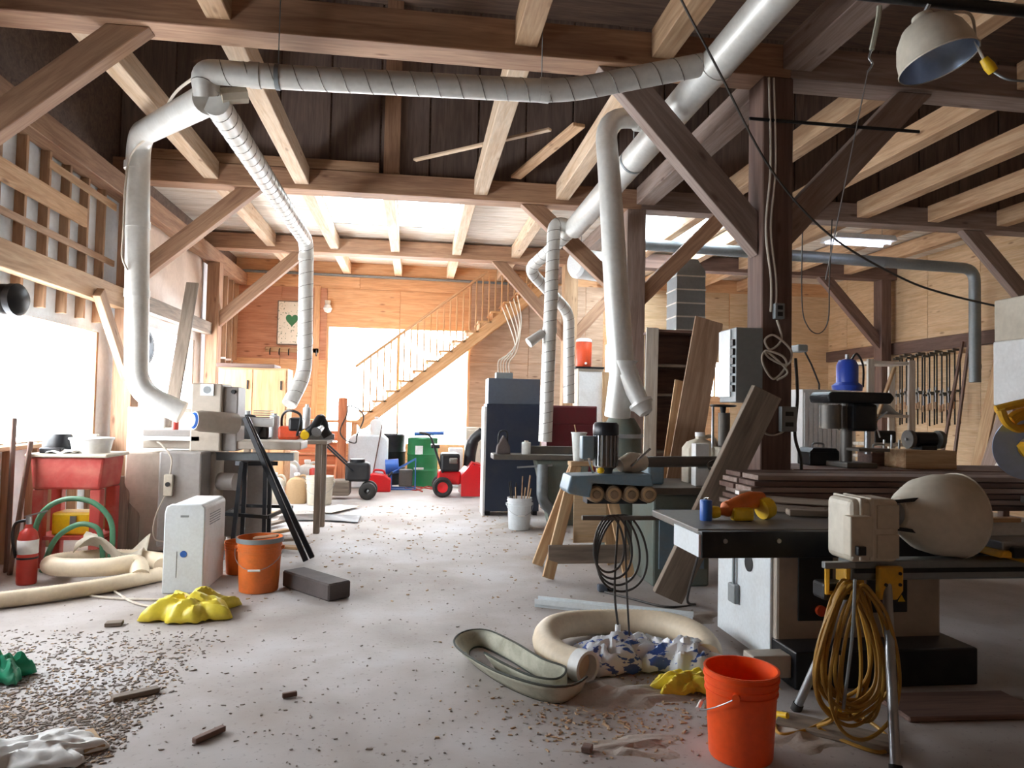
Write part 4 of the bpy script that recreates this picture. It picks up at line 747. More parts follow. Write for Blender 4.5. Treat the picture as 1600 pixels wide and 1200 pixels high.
# --- maroon cabinet, white locker with water cooler
m0, m1 = PY(855, 640, 10.3).x, PY(933, 640, 10.3).x; mz = PY(890, 634, 10.3).z
e = T('maroon_cabinet', 'maroon painted steel cabinet below the zigzag pipe', 'cabinet', ((m0+m1)/2, 10.5, 0)); MB().bx(m0, m1, 10.3, 10.75, .05, mz).build('body', 'maroon', e, True, smooth=0, bevel=.012)
MB().bx(m0+.02, m1-.02, 10.285, 10.3, mz-.26, mz-.02).build('drawer', 'maroon', e, True, smooth=0, bevel=.006); MB().bx(m0+.02, m1-.02, 10.285, 10.3, .1, mz-.28).build('door', 'maroon', e, True, smooth=0, bevel=.006); MB().bx(m0, m1, 10.32, 10.73, 0, .05).build('plinth', 'black_metal', e, True)
k0, k1 = PY(903, 578, 12.1).x, PY(943, 578, 12.1).x; kz = PY(920, 576, 12.1).z
e = T('white_locker', 'tall white locker under the orange water cooler', 'locker', ((k0+k1)/2, 12.3, 0)); MB().bx(k0, k1, 12.1, 12.5, 0, kz).build('body', 'offwhite', e, True, smooth=0, bevel=.01); MB().bx(k0+.02, k1-.02, 12.085, 12.1, .1, kz-.05).build('door', 'white', e, True, smooth=0, bevel=.006); MB().bx(k0-.05, k1+.0, 12.05, 12.5, kz, kz+.03).build('top_shelf', 'black_metal', e, True)
p = V((PY(912, 560, 12.25).x, 12.25, kz+.03)); e = T('water_cooler', 'round orange water cooler jug with white lid on the locker', 'water cooler', p)
MB().lathe([(0, 0), (.12, 0), (.14, .03), (.14, .42), (.13, .44), (0, .44)], n=26).build('jug', 'orange_red', e); MB().lathe([(0, .5), (.1, .5), (.135, .48), (.145, .44), (.0, .44)], n=26).build('lid', 'white', e); MB().cyl((0, -.13, .06), (0, -.18, .06), .02, n=10).build('spigot', 'white', e)
tag(beam('leaning_board', PY(951, 790, 11.9)*1.0, PY(948, 592, 12.0), .16, .03, 'board', None, .004, V((0, 1, 0))), 'yellow pine board standing beside the white locker', 'board')
o = bpy.data.objects['leaning_board']; o.location.z = 0

# ================================================================== table saw, feeder, stand
tl = PZ(1093, 828, .88); TX0, TY0 = tl.x, tl.y; TX1 = 3.25; tb = TY0+.72
cabY = TY0+.42; cX0 = PY(1212, 900, cabY).x; cYb = min(PX(1105, 900, cX0).y, 4.59)
e = T('table_saw', 'large cabinet table saw with black rails and white side panel', 'table saw', (2.4, cabY+.3, 0))
MB().bx(TX0+.0, TX1, TY0+.02, tb, .84, .88).build('table_top', 'cast', e, True, smooth=0, bevel=.006)
MB().bx(TX0, TX1, TY0-.03, TY0+.02, .745, .875).build('front_rail', 'black_metal', e, True, smooth=0, bevel=.006)
MB().bx(TX0-.012, TX0, TY0-.02, TY0+.32, .75, .86).build('rail_end_cap', 'white_pl', e, True, smooth=0)
for k in range(7): MB().cyl((TX0+.12+.28*k, TY0-.036, .83), (TX0+.12+.28*k, TY0-.03, .83), .012, n=10).build('bolt_head', 'steel', e, True)
MB().bx(cX0+.006, 3.05, cabY, cYb, .14, .84).build('cabinet', 'beige', e, True, smooth=0, bevel=.015)
sp = MB().bx(cX0-.012, cX0+.006, cabY+.04, cYb, .05, .82).build('side_panel', 'white_pl', e, True, smooth=0, bevel=.006)
MB().cyl((cX0-.018, cabY+.3, .56), (cX0-.008, cabY+.3, .56), .05, n=16).build('port_hole', 'black_plastic', sp, True)
MB().bx(cX0-.05, cX0-.012, cabY+.42, cabY+.52, .28, .4).build('switch_box', 'panel_grey', sp, True, smooth=0, bevel=.012); MB().cyl((cX0-.03, cabY+.47, .4), (cX0-.03, cabY+.47, .8), .012, n=8).build('conduit', 'galv_grey', sp, True)
cp = MB().bx(cX0+.13, cX0+.34, cabY-.012, cabY, .3, .8).build('control_panel', 'black_plastic', e, True, smooth=0, bevel=.006); MB().cyl((cX0+.26, cabY-.035, .36), (cX0+.26, cabY-.01, .36), .03, n=16).build('stop_button', 'orange_red', cp, True)
MB().bx(cX0+.55, cX0+.8, cabY-.012, cabY, .34, .8).build('access_door', 'black_plastic', e, True, smooth=0, bevel=.006)
wt = V((cX0+.76, cabY-.016, .42)); MB().add([wt+V((-.022, 0, -.018)), wt+V((.022, 0, -.018)), wt+V((0, 0, .02)), wt+V((-.022, .004, -.018)), wt+V((.022, .004, -.018)), wt+V((0, .004, .02))], [(0, 1, 2), (5, 4, 3), (0, 3, 4, 1), (1, 4, 5, 2), (2, 5, 3, 0)]).build('warning_triangle', 'yellow', e, True, smooth=0)
MB().bx(cX0+.0, 3.1, cabY-.22, cabY+.1, .0, .2).build('base_plinth', 'black_metal', e, True, smooth=0, bevel=.01); MB().bx(cX0-.22, cX0+.0, cabY-.18, cabY-.06, .05, .17).build('foot_rail', 'beige', e, True, smooth=0, bevel=.008)
# fence bar that sticks out past the table, with a dark cord coil hung on it
fr = V((TX0-.42, TY0+.735, .83)); MB().bar(fr, (TX0+.6, TY0+.735, .83), .03, .025).build('rear_rail', 'cast', e, True)
ck = fr+V((.2, 0, 0)); e = T('cord_coil', 'black power cord coiled over the rear rail of the saw', 'cord', ck)
for k in range(4):
    a_ = .09+.02*k; MB().tube(spline([ck+V((a_*sin(t)*(1-.2*cos(t))+.03*k-.04, .01*k-.02, -.15-.02*k+(.165+.02*k)*cos(t))) for t in [i*2*pi/16 for i in range(16)]], 4, True), .007, 6, closed=True).build('cord_loop', 'wire_dark', e, True)
MB().tube(spline([ck+V((.02, 0, 0)), ck+V((.0, -.01, -.4)), ck+V((.02, -.02, -.62))]), .007, 6).build('cord_tail', 'wire_dark', e, True); MB().cyl(ck+V((.02, -.02, -.62)), ck+V((.02, -.02, -.72)), .016, n=10).build('plug', 'white', e, True)
MB().tube(spline([ck+V((.06, 0, 0)), ck+V((.07, -.02, -.4)), ck+V((.09, -.04, -.74))]), .006, 6).build('cord_tail', 'wire_dark', e, True)
# things on the saw table
q = PZ(1103, 813, .88); can('soda_can', 'blue drink can on the corner of the saw table', q, .033, .122, 'blue', 'chrome', 'can')
q = PZ(1150, 812, .88); e = T('caulk_gun', 'yellow and orange plastic bottle gun lying on the saw table', 'tool', q)
MB().tube([q+V((-.14, .0, .04)), q+V((-.08, .0, .045)), q+V((-.06, 0, .055)), q+V((.1, .05, .1)), q+V((.18, .07, .1))], [.018, .022, .042, .05, .046], 14).build('barrel', 'orange_old', e, True); MB().lathe([(0, 0), (.03, .0), (.034, .02), (.03, .05), (0, .05)], q+V((-.15, 0, .04)), (1, 0, .05)).build('nozzle', 'yellow', e, True); MB().bx(q.x-.04, q.x+.08, q.y-.06, q.y+.0, .88, .95).build('trigger_body', 'yellow', e, True, smooth=0, bevel=.015); MB().lathe([(0, -.03), (.055, -.03), (.06, 0), (.055, .03), (0, .03)], q+V((.18, .02, .06)), (1, .3, .2)).build('end_cap', 'yellow', e, True)
MB().bx(q.x+.04, q.x+.12, q.y+.05, q.y+.1, .88+.13, .88+.15).build('paper_tag', 'paper', e, True)
for k, (a, b_, wd) in enumerate((((1165, 790), (1290, 800), .16), ((1230, 800), (1400, 806), .12), ((1180, 778), (1300, 786), .1))):
    tag(beam('board_offcut', PZ(*a, .9+.0*k), PZ(*b_, .9), wd*.7, .035, 'board_grey'), ('wide grey offcut on the saw table beside the yellow bottle gun', 'grey offcut on the saw table under the ballast box', 'thin grey offcut at the rear of the saw table')[k], 'offcut')
# --- grey shaper behind, carrying the stock feeder column
SY = 5.75; e = T('spindle_shaper', 'heavy grey spindle shaper behind the table saw', 'machine', (2.1, SY+.3, 0))
MB().bx(2.0, 2.5, SY+.1, SY+.7, 0, .78).build('cabinet', 'green_grey', e, True, smooth=0, bevel=.02); MB().bx(1.96, 2.6, SY, SY+.85, .78, .84).build('table', 'cast', e, True, smooth=0, bevel=.008); MB().bx(2.05, 2.45, SY+.09, SY+.1, .15, .65).build('door', 'bluegrey', e, True, smooth=0, bevel=.006); MB().bx(2.0, 2.15, SY+.25, SY+.6, .84, 1.02).build('fence_hood', 'bluegrey', e, True, smooth=0, bevel=.02)
fc = PY(1131, 700, SY+.15); fcx = fc.x; ft = PY(1131, 645, SY+.15).z
e = T('stock_feeder', 'power stock feeder with finned motor and four rubber wheels', 'feeder', (fcx, SY+.15, .84))
MB().cyl((fcx, SY+.15, .84), (fcx, SY+.15, ft), .05, n=20).build('column', 'cast', e, True); MB().lathe([(.13, .0), (.13, .03), (.06, .06), (0, .06)], (fcx, SY+.15, .84)).build('column_base', 'cast', e, True)
hw = V((fcx-.02, SY+.13, ft+.05)); MB().lathe([(.1, 0), (.115, .01), (.1, .02), (.03, .015), (.02, -.06), (0, -.06), (0, .02)], hw).build('hand_wheel', 'black_plastic', e, True); MB().cyl(hw+V((-.09, 0, .01)), hw+V((-.09, 0, -.35)), .012, n=8).build('screw_rod', 'steel', e, True)
az = PY(1060, 722, SY-.05).z; MB().bx(fcx-.08, fcx+.08, SY+.06, SY+.25, az-.08, az+.12).build('column_clamp', 'offwhite', e, True, smooth=0, bevel=.02)
ml = PY(952, 760, SY-.3); MB().cyl((fcx+.3, SY+.15, az), (ml.x+.05, SY-.12, az), .045, n=16).build('cross_arm', 'cast', e, True)
hh_ = V((PY(985, 718, SY-.2).x, SY-.2, az)); MB().tube([hh_+V((.12, .08, 0)), hh_, hh_+V((-.1, -.04, -.02))], [.07, .085, .05], 16).build('swivel_head', 'offwhite', e, True); MB().cyl(hh_+V((-.02, -.08, -.02)), hh_+V((.13, -.1, .12)), .009, n=8).build('clamp_lever', 'chrome', e, True)
fx0, fx1 = PY(886, 760, SY-.4).x, PY(1018, 760, SY-.4).x; fz1, fz0 = PY(930, 744, SY-.4).z, PY(930, 772, SY-.4).z; fy = SY-.4
MB().prism([(fx0, fz0+.02), (fx0+.03, fz1), (fx1, fz1+.02), (fx1+.02, fz0+.06), (fx1-.02, fz0+.06), (fx0+.2, fz0+.08), (fx0+.18, fz0-.03), (fx0+.02, fz0)], fy, fy+.3).build('gear_case', 'bluegrey', e, True, smooth=0, bevel=.012)
MB().bx(fx0+.19, fx1+.01, fy+.13, fy+.28, fz0-.09, fz0+.07).build('wheel_frame', 'black_metal', e, True, smooth=0)
for k in range(4):
    c = V((fx0+.235+.13*k*(fx1-fx0)/.62, fy+.02, fz0-.005)); w_ = MB().lathe([(.0, -.01), (.028, -.01), (.03, .0), (.055, .0), (.066, .012), (.066, .11), (.0, .11)], c, (0, 1, 0), 22).build('rubber_wheel', 'tan_rubber', e, True); MB().lathe([(.034, -.004), (.052, -.004), (.052, .003), (.034, .003)], c, (0, 1, 0), 20).build('wheel_face', 'cardboard', w_, True)
mm = V((PY(946, 720, fy+.15).x, fy+.15, fz1)); mt = PY(946, 658, fy+.15).z
MB().lathe([(0, 0), (.05, 0), (.06, .04), (.085, .06), (.085, mt-mm.z-.1), (0, mt-mm.z-.1)], mm).build('motor_body', 'cast', e, True)
for k in range(18): t = 2*pi*k/18; MB().bar(mm+V((.09*cos(t), .09*sin(t), .07)), mm+V((.09*cos(t), .09*sin(t), mt-mm.z-.11)), .02, .006, V((-sin(t), cos(t), 0))).build('cooling_fin', 'steel', e, True)
MB().lathe([(.098, 0), (.102, .01), (.1, .08), (.085, .1), (0, .105)], mm+V((0, 0, mt-mm.z-.11))).build('fan_cowl', 'black_metal', e, True); MB().bx(mm.x-.2, mm.x-.1, mm.y-.05, mm.y+.05, mm.z+.12, mm.z+.3).build('switch_box', 'bluegrey', e, True, smooth=0, bevel=.01)
MB().cyl((fx0+.22, fy+.08, fz1+.02), (fx0+.17, fy+.02, fz1+.13), .01, n=8).build('lock_handle', 'chrome', e, True); MB().lathe([(0, -.025), (.022, -.018), (.03, 0), (.022, .018), (0, .025)], (fx0+.27, fy+.04, fz1+.04)).build('knob', 'yellow', e, True)
MB().tube(spline([(fcx, SY, az+.05), (fcx-.25, SY-.1, az-.02), (fcx-.05, SY-.15, az-.2), (fcx+.05, SY-.05, az-.35)]), .01, 6).build('power_cable', 'wire_dark', e, True)
q = PY(1100, 740, SY+.4); q = V((q.x, SY+.45, .84)); jug('cream jug with handle on the shaper table', q+V((.0, .05, 0)), 'offwhite', 1.5, group='plastic jugs on machines'); e = T('paper_box', 'small white box on the shaper table beside the cream jug', 'box', q+V((-.12, -.25, 0))); MB().bx(-.06, .06, -.05, .05, 0, .36).build('box', 'white', e, smooth=0, bevel=.004); MB().bx(-.04, .04, -.052, -.05, .15, .25).build('label', 'panel_grey', e)
# drum under the wye
q = V((2.08, 7.1, 0)); e = T('dust_drum', 'dark green grey dust drum below the metal wye', 'drum', q); MB().lathe([(0, 0), (.2, 0), (.21, .02), (.21, .7), (.215, .72), (.21, .74), (.2, 1.28), (.13, 1.4), (0, 1.4)], n=26).build('drum', 'green_grey', e); MB().lathe([(.214, 1.2), (.222, 1.2), (.222, 1.24), (.2, 1.24)], n=26).build('clamp_ring', 'steel', e)
# --- wooden A-frame with plywood panel and cup
f0, f1 = PZ(855, 905), PZ(990, 905); f0.y = f1.y = 6.15; f0 = V((PY(858, 800, 6.15).x, 6.15, 0)); f1 = V((PY(985, 800, 6.15).x, 6.15, 0)); ap = PY(900, 728, 6.45); aq = PY(945, 728, 6.45)
e = T('sawhorse', 'pine sawhorse with plywood panel in front of the jointer', 'sawhorse', ((f0.x+f1.x)/2, 6.4, 0))
for p, t_ in ((f0, ap), (f1, aq)):
    beam('leg', p+V((0, 0, .015)), t_, .1, .04, 'board', e, .004, V((0, 1, 0))); beam('leg', p+V((0, .55, .015)), t_+V((0, .05, 0)), .1, .04, 'board', e, .004, V((0, 1, 0)))
beam('top_board', ap+V((-.06, .02, .02)), aq+V((.06, .02, .02)), .14, .04, 'board', e); beam('panel', (ap+f0)/2+V((.1, .0, .02)), (aq+f1)/2+V((-.1, .0, .02)), .012, .42, 'ply', e, .003); beam('low_rail', f0.lerp(ap, .22)+V((-.06, -.03, 0)), f1.lerp(aq, .22)+V((.04, -.03, 0)), .025, .16, 'board_grey', e, .003)
q = ap+V((.03, .03, .045)); e = T('plastic_cup', 'tall dusty clear tub with stick on the sawhorse', 'tub', q); MB().lathe([(0, .002), (.05, 0), (.068, .25), (.074, .25), (.074, .262), (.064, .262), (.048, .01), (0, .01)], n=22).build('tub', 'jar', e); MB().cyl((.02, 0, .02), (-.04, .01, .33), .006, n=6).build('stick', 'board', e)
# --- lumber: long pile on trestles, leaning boards, sheets
LY, LZ = 4.86, .0; lx0 = PY(1146, 740, LY).x; lz1 = PY(1200, 737, LY).z
e0 = T('lumber_trestle', 'low wooden trestle under the window end of the lumber pile', 'trestle', (lx0+.4, LY, 0), group='trestles under the lumber pile')
zb0 = lz1-.245
beam('top_rail', (lx0+.4, LY-.25, zb0-.045), (lx0+.4, LY+.25, zb0-.045), .09, .09, 'board_dark', e0)
for s in (-.2, .2): beam('leg', (lx0+.4, LY+s, 0), (lx0+.4, LY+s, zb0-.09), .08, .05, 'board_dark', e0)
e1 = copy_tree(e0, loc=(lx0+2.6, LY, 0)); e1['label'] = 'low wooden trestle under the clamp end of the lumber pile'
names = ['lowest', 'second', 'third', 'fourth', 'fifth', 'topmost']; cols = ['dark walnut', 'reddish brown', 'grey brown', 'dark brown', 'mid brown', 'pale brown']
for k in range(6):
    z = zb0+.02+.0405*k
    for j in (0, 1):
        tag(beam('lumber_plank', (lx0+.025*((k*7) % 3)+.01-.01*j, LY-.13+.25*j, z), (lx0+3.2+.1*((k*5) % 4)+.1*j, LY-.13+.25*j, z), .235, .034, ('board_dark', 'brace_grey')[(k+j) % 2], None, .003), 'long %s plank, %s in the lumber pile, %s side' % (cols[k], names[k], ('saw', 'post')[j]), 'plank', 'planks of the long lumber pile')
tag(beam('leaning_plank', V((1.93, 5.3, .06)), V((PY(1196, 612, 5.12).x, 5.1, PY(1196, 612, 5.12).z)), .235, .06, 'board_grey', None, .004, V((0, 1, 0))), 'wide heavy plank leaning on the post below the electrical panel', 'plank')
tag(beam('plywood_offcut', V((2.62, 7.15, .06)), PY(1108, 500, 7.6), .33, .02, 'ply_brown', None, .003, V((0, 1, 0))), 'tall brown plywood strip leaning before the dark bookcase', 'plywood')
tag(beam('plywood_offcut', V((2.55, 7.25, .03)), PY(1068, 596, 7.58), .2, .02, 'board', None, .003, V((0, 1, 0))), 'shorter pale strip leaning behind the tall plywood strip', 'plywood')
bk0, bk1, by = PY(1024, 560, 8.2).x, PY(1100, 560, 8.2).x, 8.2; bzt = PY(1040, 519, 8.2).z
e = T('bookcase', 'dark open wooden bookcase with pale outer side beside the middle post', 'bookcase', ((bk0+bk1)/2, 8.4, 0))
MB().bx(bk0, bk0+.03, by, by+.4, 0, bzt).build('side', 'board_dark', e, True, smooth=0); MB().bx(bk1-.03, bk1, by, by+.4, 0, bzt).build('side', 'board_dark', e, True, smooth=0); MB().bx(bk0, bk1, by+.38, by+.4, 0, bzt).build('back_panel', 'board_dark', e, True, smooth=0); MB().bx(bk0-.02, bk1, by-.01, by+.4, bzt, bzt+.03).build('top', 'board_dark', e, True, smooth=0)
for zz in (.1, .55, 1.0, PY(1040, 617, by).z, PY(1040, 571, by).z): MB().bx(bk0+.03, bk1-.03, by, by+.38, zz-.015, zz+.015).build('shelf', 'board_grey', e, True, smooth=0)
tag(beam('white_board', V((bk0-.1, by-.1, .0)), V((bk0-.06, by-.06, bzt+.04)), .15, .02, 'whitewash', None, .003, V((0, 1, 0))), 'white painted board standing against the side of the bookcase', 'board')
# --- electrical panel and wiring on the near post
ez0, ez1 = PY(1165, 628, 5.0).z, PY(1165, 507, 5.0).z; exr = 2.62; exl = PY(1150, 560, 5.17).x
e = T('electrical_panel', 'grey electrical panel with open side fixed to the thick post', 'electrical panel', (2.5, 5.1, ez0))
MB().bx(exl, exr, 5.17, 5.46, ez0, ez1).build('enclosure', 'panel_grey', e, True, smooth=0, bevel=.006); MB().bx(exl-.012, exl, 5.25, 5.46, ez0+.04, ez1-.01).build('lit_side_cover', 'white_pl', e, True, smooth=0, bevel=.004)  # white side face: light falling on the enclosure put into its colour
for k in range(6): MB().bx(exl-.02, exl-.0, 5.185, 5.235, ez0+.08+k*.07, ez0+.13+k*.07).build('breaker', 'black_plastic', e, True)
py_ = Y1-.012
for k, (xx, lb) in enumerate(((2.66, 'white cable running down the thick post'), (2.70, 'second white cable running down the thick post'))):
    cable('post_cable', [(xx, py_, ZB-.02), (xx+.02, py_, 3.4), (xx-.015, py_, 2.9), (xx+.03, py_, 2.5), (xx+.03, py_, 2.25)], .009, 'wire_white', lb)
def obox(label, x, z, s=1.):
    e = T('outlet_box', label, 'outlet', (x, Y1-.03, z-.06), group='outlets on the thick post'); MB().bx(x-.04*s, x+.04*s, Y1-.05, Y1-.001, z-.06*s, z+.06*s).build('box', 'panel_grey', e, True, smooth=0, bevel=.006)
    for q in (-.025, .025): MB().bx(x-.02*s, x+.02*s, Y1-.054, Y1-.049, z+q*s-.016, z+q*s+.016).build('socket', 'black_plastic', e, True)
obox('small double outlet box high on the thick post', PY(1214, 487, Y1).x, PY(1214, 487, Y1).z); obox('larger grey outlet box low on the thick post', PY(1232, 655, Y1).x-.02, PY(1237, 655, Y1).z, 1.6)
cc = PY(1212, 565, Y1-.03)
tag(MB().tube(spline([PY(1214, 500, Y1-.03), PY(1221, 530, Y1-.03), PY(1204, 546, Y1-.03), PY(1195, 532, Y1-.03), PY(1210, 524, Y1-.04), PY(1236, 548, Y1-.03), PY(1230, 570, Y1-.04), PY(1203, 560, Y1-.03), PY(1196, 548, Y1-.04), PY(1222, 556, Y1-.05), PY(1228, 572, Y1-.03), PY(1208, 592, Y1-.03), PY(1191, 565, Y1-.04), PY(1198, 550, Y1-.03), PY(1230, 580, Y1-.04), PY(1214, 594, Y1-.03)], 8), .009, 6).build('cable_coil', 'wire_white', at=cc), 'loose coil of white cable hanging on the thick post', 'cable')
cable('post_cable', [PY(1243, 560, Y1+.1), PY(1246, 620, Y1+.05), PY(1242, 680, Y1+.05), PY(1252, 720, Y1+.1), PY(1250, 760, Y1+.1)], .012, 'wire_dark', 'black cable hanging beside the thick post')
cable('post_cable', [PY(1194, 655, Y1-.02), PY(1194, 675, Y1-.03), PY(1210, 680, Y1-.03), PY(1226, 672, Y1-.03), PY(1228, 655, Y1-.03)], .008, 'wire_white', 'white loop of cable entering the low outlet box')
cable('overhead_wire', [PY(1000, -150, 3.65), PY(1055, -20, 3.85), PY(1120, 105, 4.05), PY(1205, 265, 4.4), PY(1295, 366, 4.75), PY(1400, 430, 5.0), PY(1480, 460, 5.0), PY(1620, 492, 4.95)], .008, 'wire_dark', 'long dark wire sagging past the thick post')
# --- hanging dome pendant, dark pipe it hangs from, strap with hook wire
pp = [PY(1360, 0, 3.7), PY(1640, 18, 3.7)]; pp[1].z = pp[0].z
tag(MB().cyl(pp[0]-V((.2, 0, -.03)), pp[1]+V((5.0, 0, .03)), .035, n=14).build('hanging_pipe', 'black_metal', at=pp[0]), 'dark steel pipe from which the dome lamp hangs', 'pipe')
p = PY(1463, 92, 3.7); ax = V((-.22, .18, 1)).normalized(); p = p+V((0, -.02, -.035)); e = T('dome_lamp', 'grey aluminium dome lamp hanging under the roof beams', 'lamp', p)
prf = [(.21, 0), (.212, .008), (.205, .02), (.2, .08), (.175, .17), (.13, .24), (.07, .275), (.06, .29), (.055, .31), (0, .31)]
MB().lathe(prf, p, ax, 32).build('shade', 'lamp_white', e, True); MB().lathe([(.205, .004), (.195, .08), (.168, .165), (.12, .23), (.0, .255)], p, ax, 32).build('reflector', 'lamp_inside_bluelit', e, True); MB().lathe([(0, .05), (.03, .06), (.035, .1), (.02, .16), (0, .16)], p+ax*.06, ax, 16).build('bulb', 'white', e, True)
MB().cyl(p+ax*.3, V((p.x-.06, p.y, pp[0].z)), .012, n=8).build('hanger', 'steel', e, True); cc0 = PY(1525, 66, 3.6); cc1 = PY(1552, 112, 3.55)
MB().tube(spline([p+ax*.3, PY(1512, 20, 3.6), cc0, PY(1537, 92, 3.56)]), .008, 6).build('lamp_cord', 'wire_white', e, True); MB().tube([PY(1537, 92, 3.56), PY(1546, 104, 3.55), cc1], [.022, .03, .026], 12).build('yellow_connector', 'yellow', e, True); MB().tube(spline([cc1, PY(1575, 124, 3.5), PY(1620, 128, 3.5)]), .007, 6).build('supply_cord', 'panel_grey', e, True)
h0 = V((PY(1374, 10, 3.7).x, 3.7, pp[0].z-.03)); e = T('hook_strap', 'tan webbing strap with steel hook and long thin wire', 'strap', h0)
MB().tube(spline([h0, PY(1372, 30, 3.7), PY(1362, 78, 3.7)]), .014, 6).build('webbing', 'canvas', e, True); MB().tube(spline([PY(1362, 78, 3.7), PY(1358, 90, 3.7), PY(1363, 100, 3.7), PY(1356, 112, 3.7)]), .006, 6).build('hook', 'steel', e, True); MB().tube([PY(1356, 112, 3.7), PY(1290, 437, 3.75)], .0035, 5).build('wire', 'steel', e, True)
cable('overhead_wire', [V((PY(1254, 365, 8.9).x, 8.9, ZB)), PY(1253, 470, 8.9), PY(1262, 510, 8.9), PY(1280, 521, 8.9), PY(1294, 500, 8.9), PY(1296, 440, 8.9), V((PY(1300, 365, 8.9).x, 8.9, ZB))], .008, 'wire_dark', 'thin wire loop drooping from the far tie beam')
tag(beam('iron_bar', PY(1170, 185, 5.192), PY(1437, 206, 5.192), .02, .025, 'board_dark'), 'thin iron bar lying across the braces of the thick post', 'bar'); bpy.data.objects['iron_bar'].data.materials[0] = MATS['black_metal']
# fluorescent fixture
q0, q1 = PY(1293, 376, 9.6), PY(1388, 380, 9.6); fz = (q0.z+q1.z)/2
e = T('fluorescent_light', 'hanging twin tube fluorescent fixture over the clamp aisle', 'light', ((q0.x+q1.x)/2, 9.6, fz)); MB().prism([(q0.x, fz), (q0.x+.03, fz+.07), (q1.x-.03, fz+.07), (q1.x, fz)], 9.4, 9.8).build('housing', 'white', e, True, smooth=0)
for s in (-.09, .09): MB().cyl((q0.x+.03, 9.6+s, fz-.018), (q1.x-.03, 9.6+s, fz-.018), .016, n=12).build('tube', 'tube_light', e, True)
for xx in (q0.x+.1, q1.x-.1): MB().cyl((xx, 9.6, fz+.07), (xx, 9.6, ZC), .004, n=5).build('chain', 'steel', e, True)
# --- bench behind the lumber with drill press, grinder and crate
BY0, BY1, BZ = 6.2, 6.95, .97
e = T('rear_bench', 'long dark workbench behind the lumber pile', 'bench', (4.6, 6.55, 0)); 
for k in range(4): beam('top_plank', (3.45, BY0+.095+.19*k, BZ-.02), (6.3, BY0+.095+.19*k, BZ-.02), .186, .04, 'board_dark', e)
for xx in (3.55, 4.9, 6.2):
    for yy in (BY0+.06, BY1-.06): beam('leg', (xx, yy, 0), (xx, yy, BZ-.04), .08, .08, 'board_dark', e)
dx = PY(1322, 700, 6.6).x; dz = PY(1322, 613, 6.6).z
e = T('drill_press', 'dark cast iron drill press on the rear bench', 'drill press', (dx, 6.6, BZ)); MB().cyl((dx, 6.6, BZ), (dx, 6.6, dz-.1), .055, n=18).build('column', 'cast', e, True); MB().bx(dx-.15, dx+.17, 6.35, 6.75, BZ, BZ+.05).build('base', 'cast', e, True, smooth=0, bevel=.01)
MB().prism([(dx-.28, dz-.11), (dx+.36, dz-.11), (dx+.4, dz-.05), (dx+.36, dz), (dx-.26, dz), (dx-.3, dz-.05)], 6.42, 6.78).build('belt_cover', 'black_metal', e, True, smooth=0, bevel=.02); MB().bx(dx-.02, dx+.24, 6.45, 6.75, dz-.38, dz-.11).build('head', 'black_metal', e, True, smooth=0, bevel=.03); MB().cyl((dx-.2, 6.55, dz-.36), (dx-.2, 6.55, dz-.13), .1, n=20).build('motor', 'cast', e, True); MB().cyl((dx+.16, 6.5, dz-.6), (dx+.16, 6.5, dz-.38), .03, n=12).build('chuck', 'steel', e, True)
MB().bx(dx-.03, dx+.3, 6.35, 6.62, BZ+.16, BZ+.19).build('work_table', 'cast', e, True, smooth=0, bevel=.006)
for k in range(3): t = k*2.1+.4; MB().cyl((dx+.24, 6.5, dz-.28), (dx+.28+.0, 6.5+.16*cos(t), dz-.28+.16*sin(t)), .008, n=6).build('feed_handle', 'steel', e, True)
q = PY(1442, 712, 6.45); e = T('wooden_crate', 'pine box carrying the bench grinder on the rear bench', 'crate', (q.x, 6.5, BZ)); MB().bx(q.x-.27, q.x+.27, 6.35, 6.65, BZ, BZ+.18).build('box', 'board', e, True, smooth=0, bevel=.006); beam('front_slat', (q.x-.27, 6.34, BZ+.09), (q.x+.27, 6.34, BZ+.09), .012, .17, 'board', e, .002)
g0 = V((q.x+.05, 6.5, BZ+.18)); e = T('bench_grinder', 'small black bench grinder with grey stone on the pine box', 'grinder', g0); MB().cyl(g0+V((-.1, 0, .1)), g0+V((.1, 0, .1)), .075, n=18).build('motor', 'black_metal', e, True); MB().bx(g0.x-.08, g0.x+.08, 6.42, 6.58, g0.z, g0.z+.04).build('foot', 'black_metal', e, True)
for s in (-1, 1): MB().cyl(g0+V((s*.14, 0, .1)), g0+V((s*.18, 0, .1)), .09, n=22).build('grinding_stone', 'cast', e, True)
MB().cyl(g0+V((-.2, 0, .1)), g0+V((.2, 0, .1)), .012, n=8).build('spindle', 'steel', e, True)
for k, (px, lb) in enumerate(((1280, 'low black toolbox on the rear bench beside the drill press'), (1375, 'brown wooden toolbox on the rear bench between drill press and crate'))):
    x = PY(px, 715, 6.8).x; e = T('tool_box', lb, 'toolbox', (x, 6.82, BZ)); MB().bx(-.16, .16, -.12, .12, 0, .13).build('body', ('black_plastic', 'board_dark')[k], e, smooth=0, bevel=.01); MB().prism([(-.16, .13), (.16, .13), (.12, .17), (-.12, .17)], -.12, .12).build('lid', ('black_metal', 'board_grey')[k], e, smooth=0); MB().tube(spline([(-.06, 0, .17), (-.05, 0, .21), (.05, 0, .21), (.06, 0, .17)]), .01, 6).build('handle', 'steel', e)
for k in range(4): x = PY(1385+12*k, 690, 6.8).x; tag(MB().cyl((x, 6.85, BZ), (x+.01, 6.85, BZ+.26+.05*(k % 2)), .011, n=8).build('steel_rod', 'steel', at=(x, 6.85, BZ)), 'thin steel rod standing on the rear bench by the crate', 'rod', 'steel rods on the rear bench')
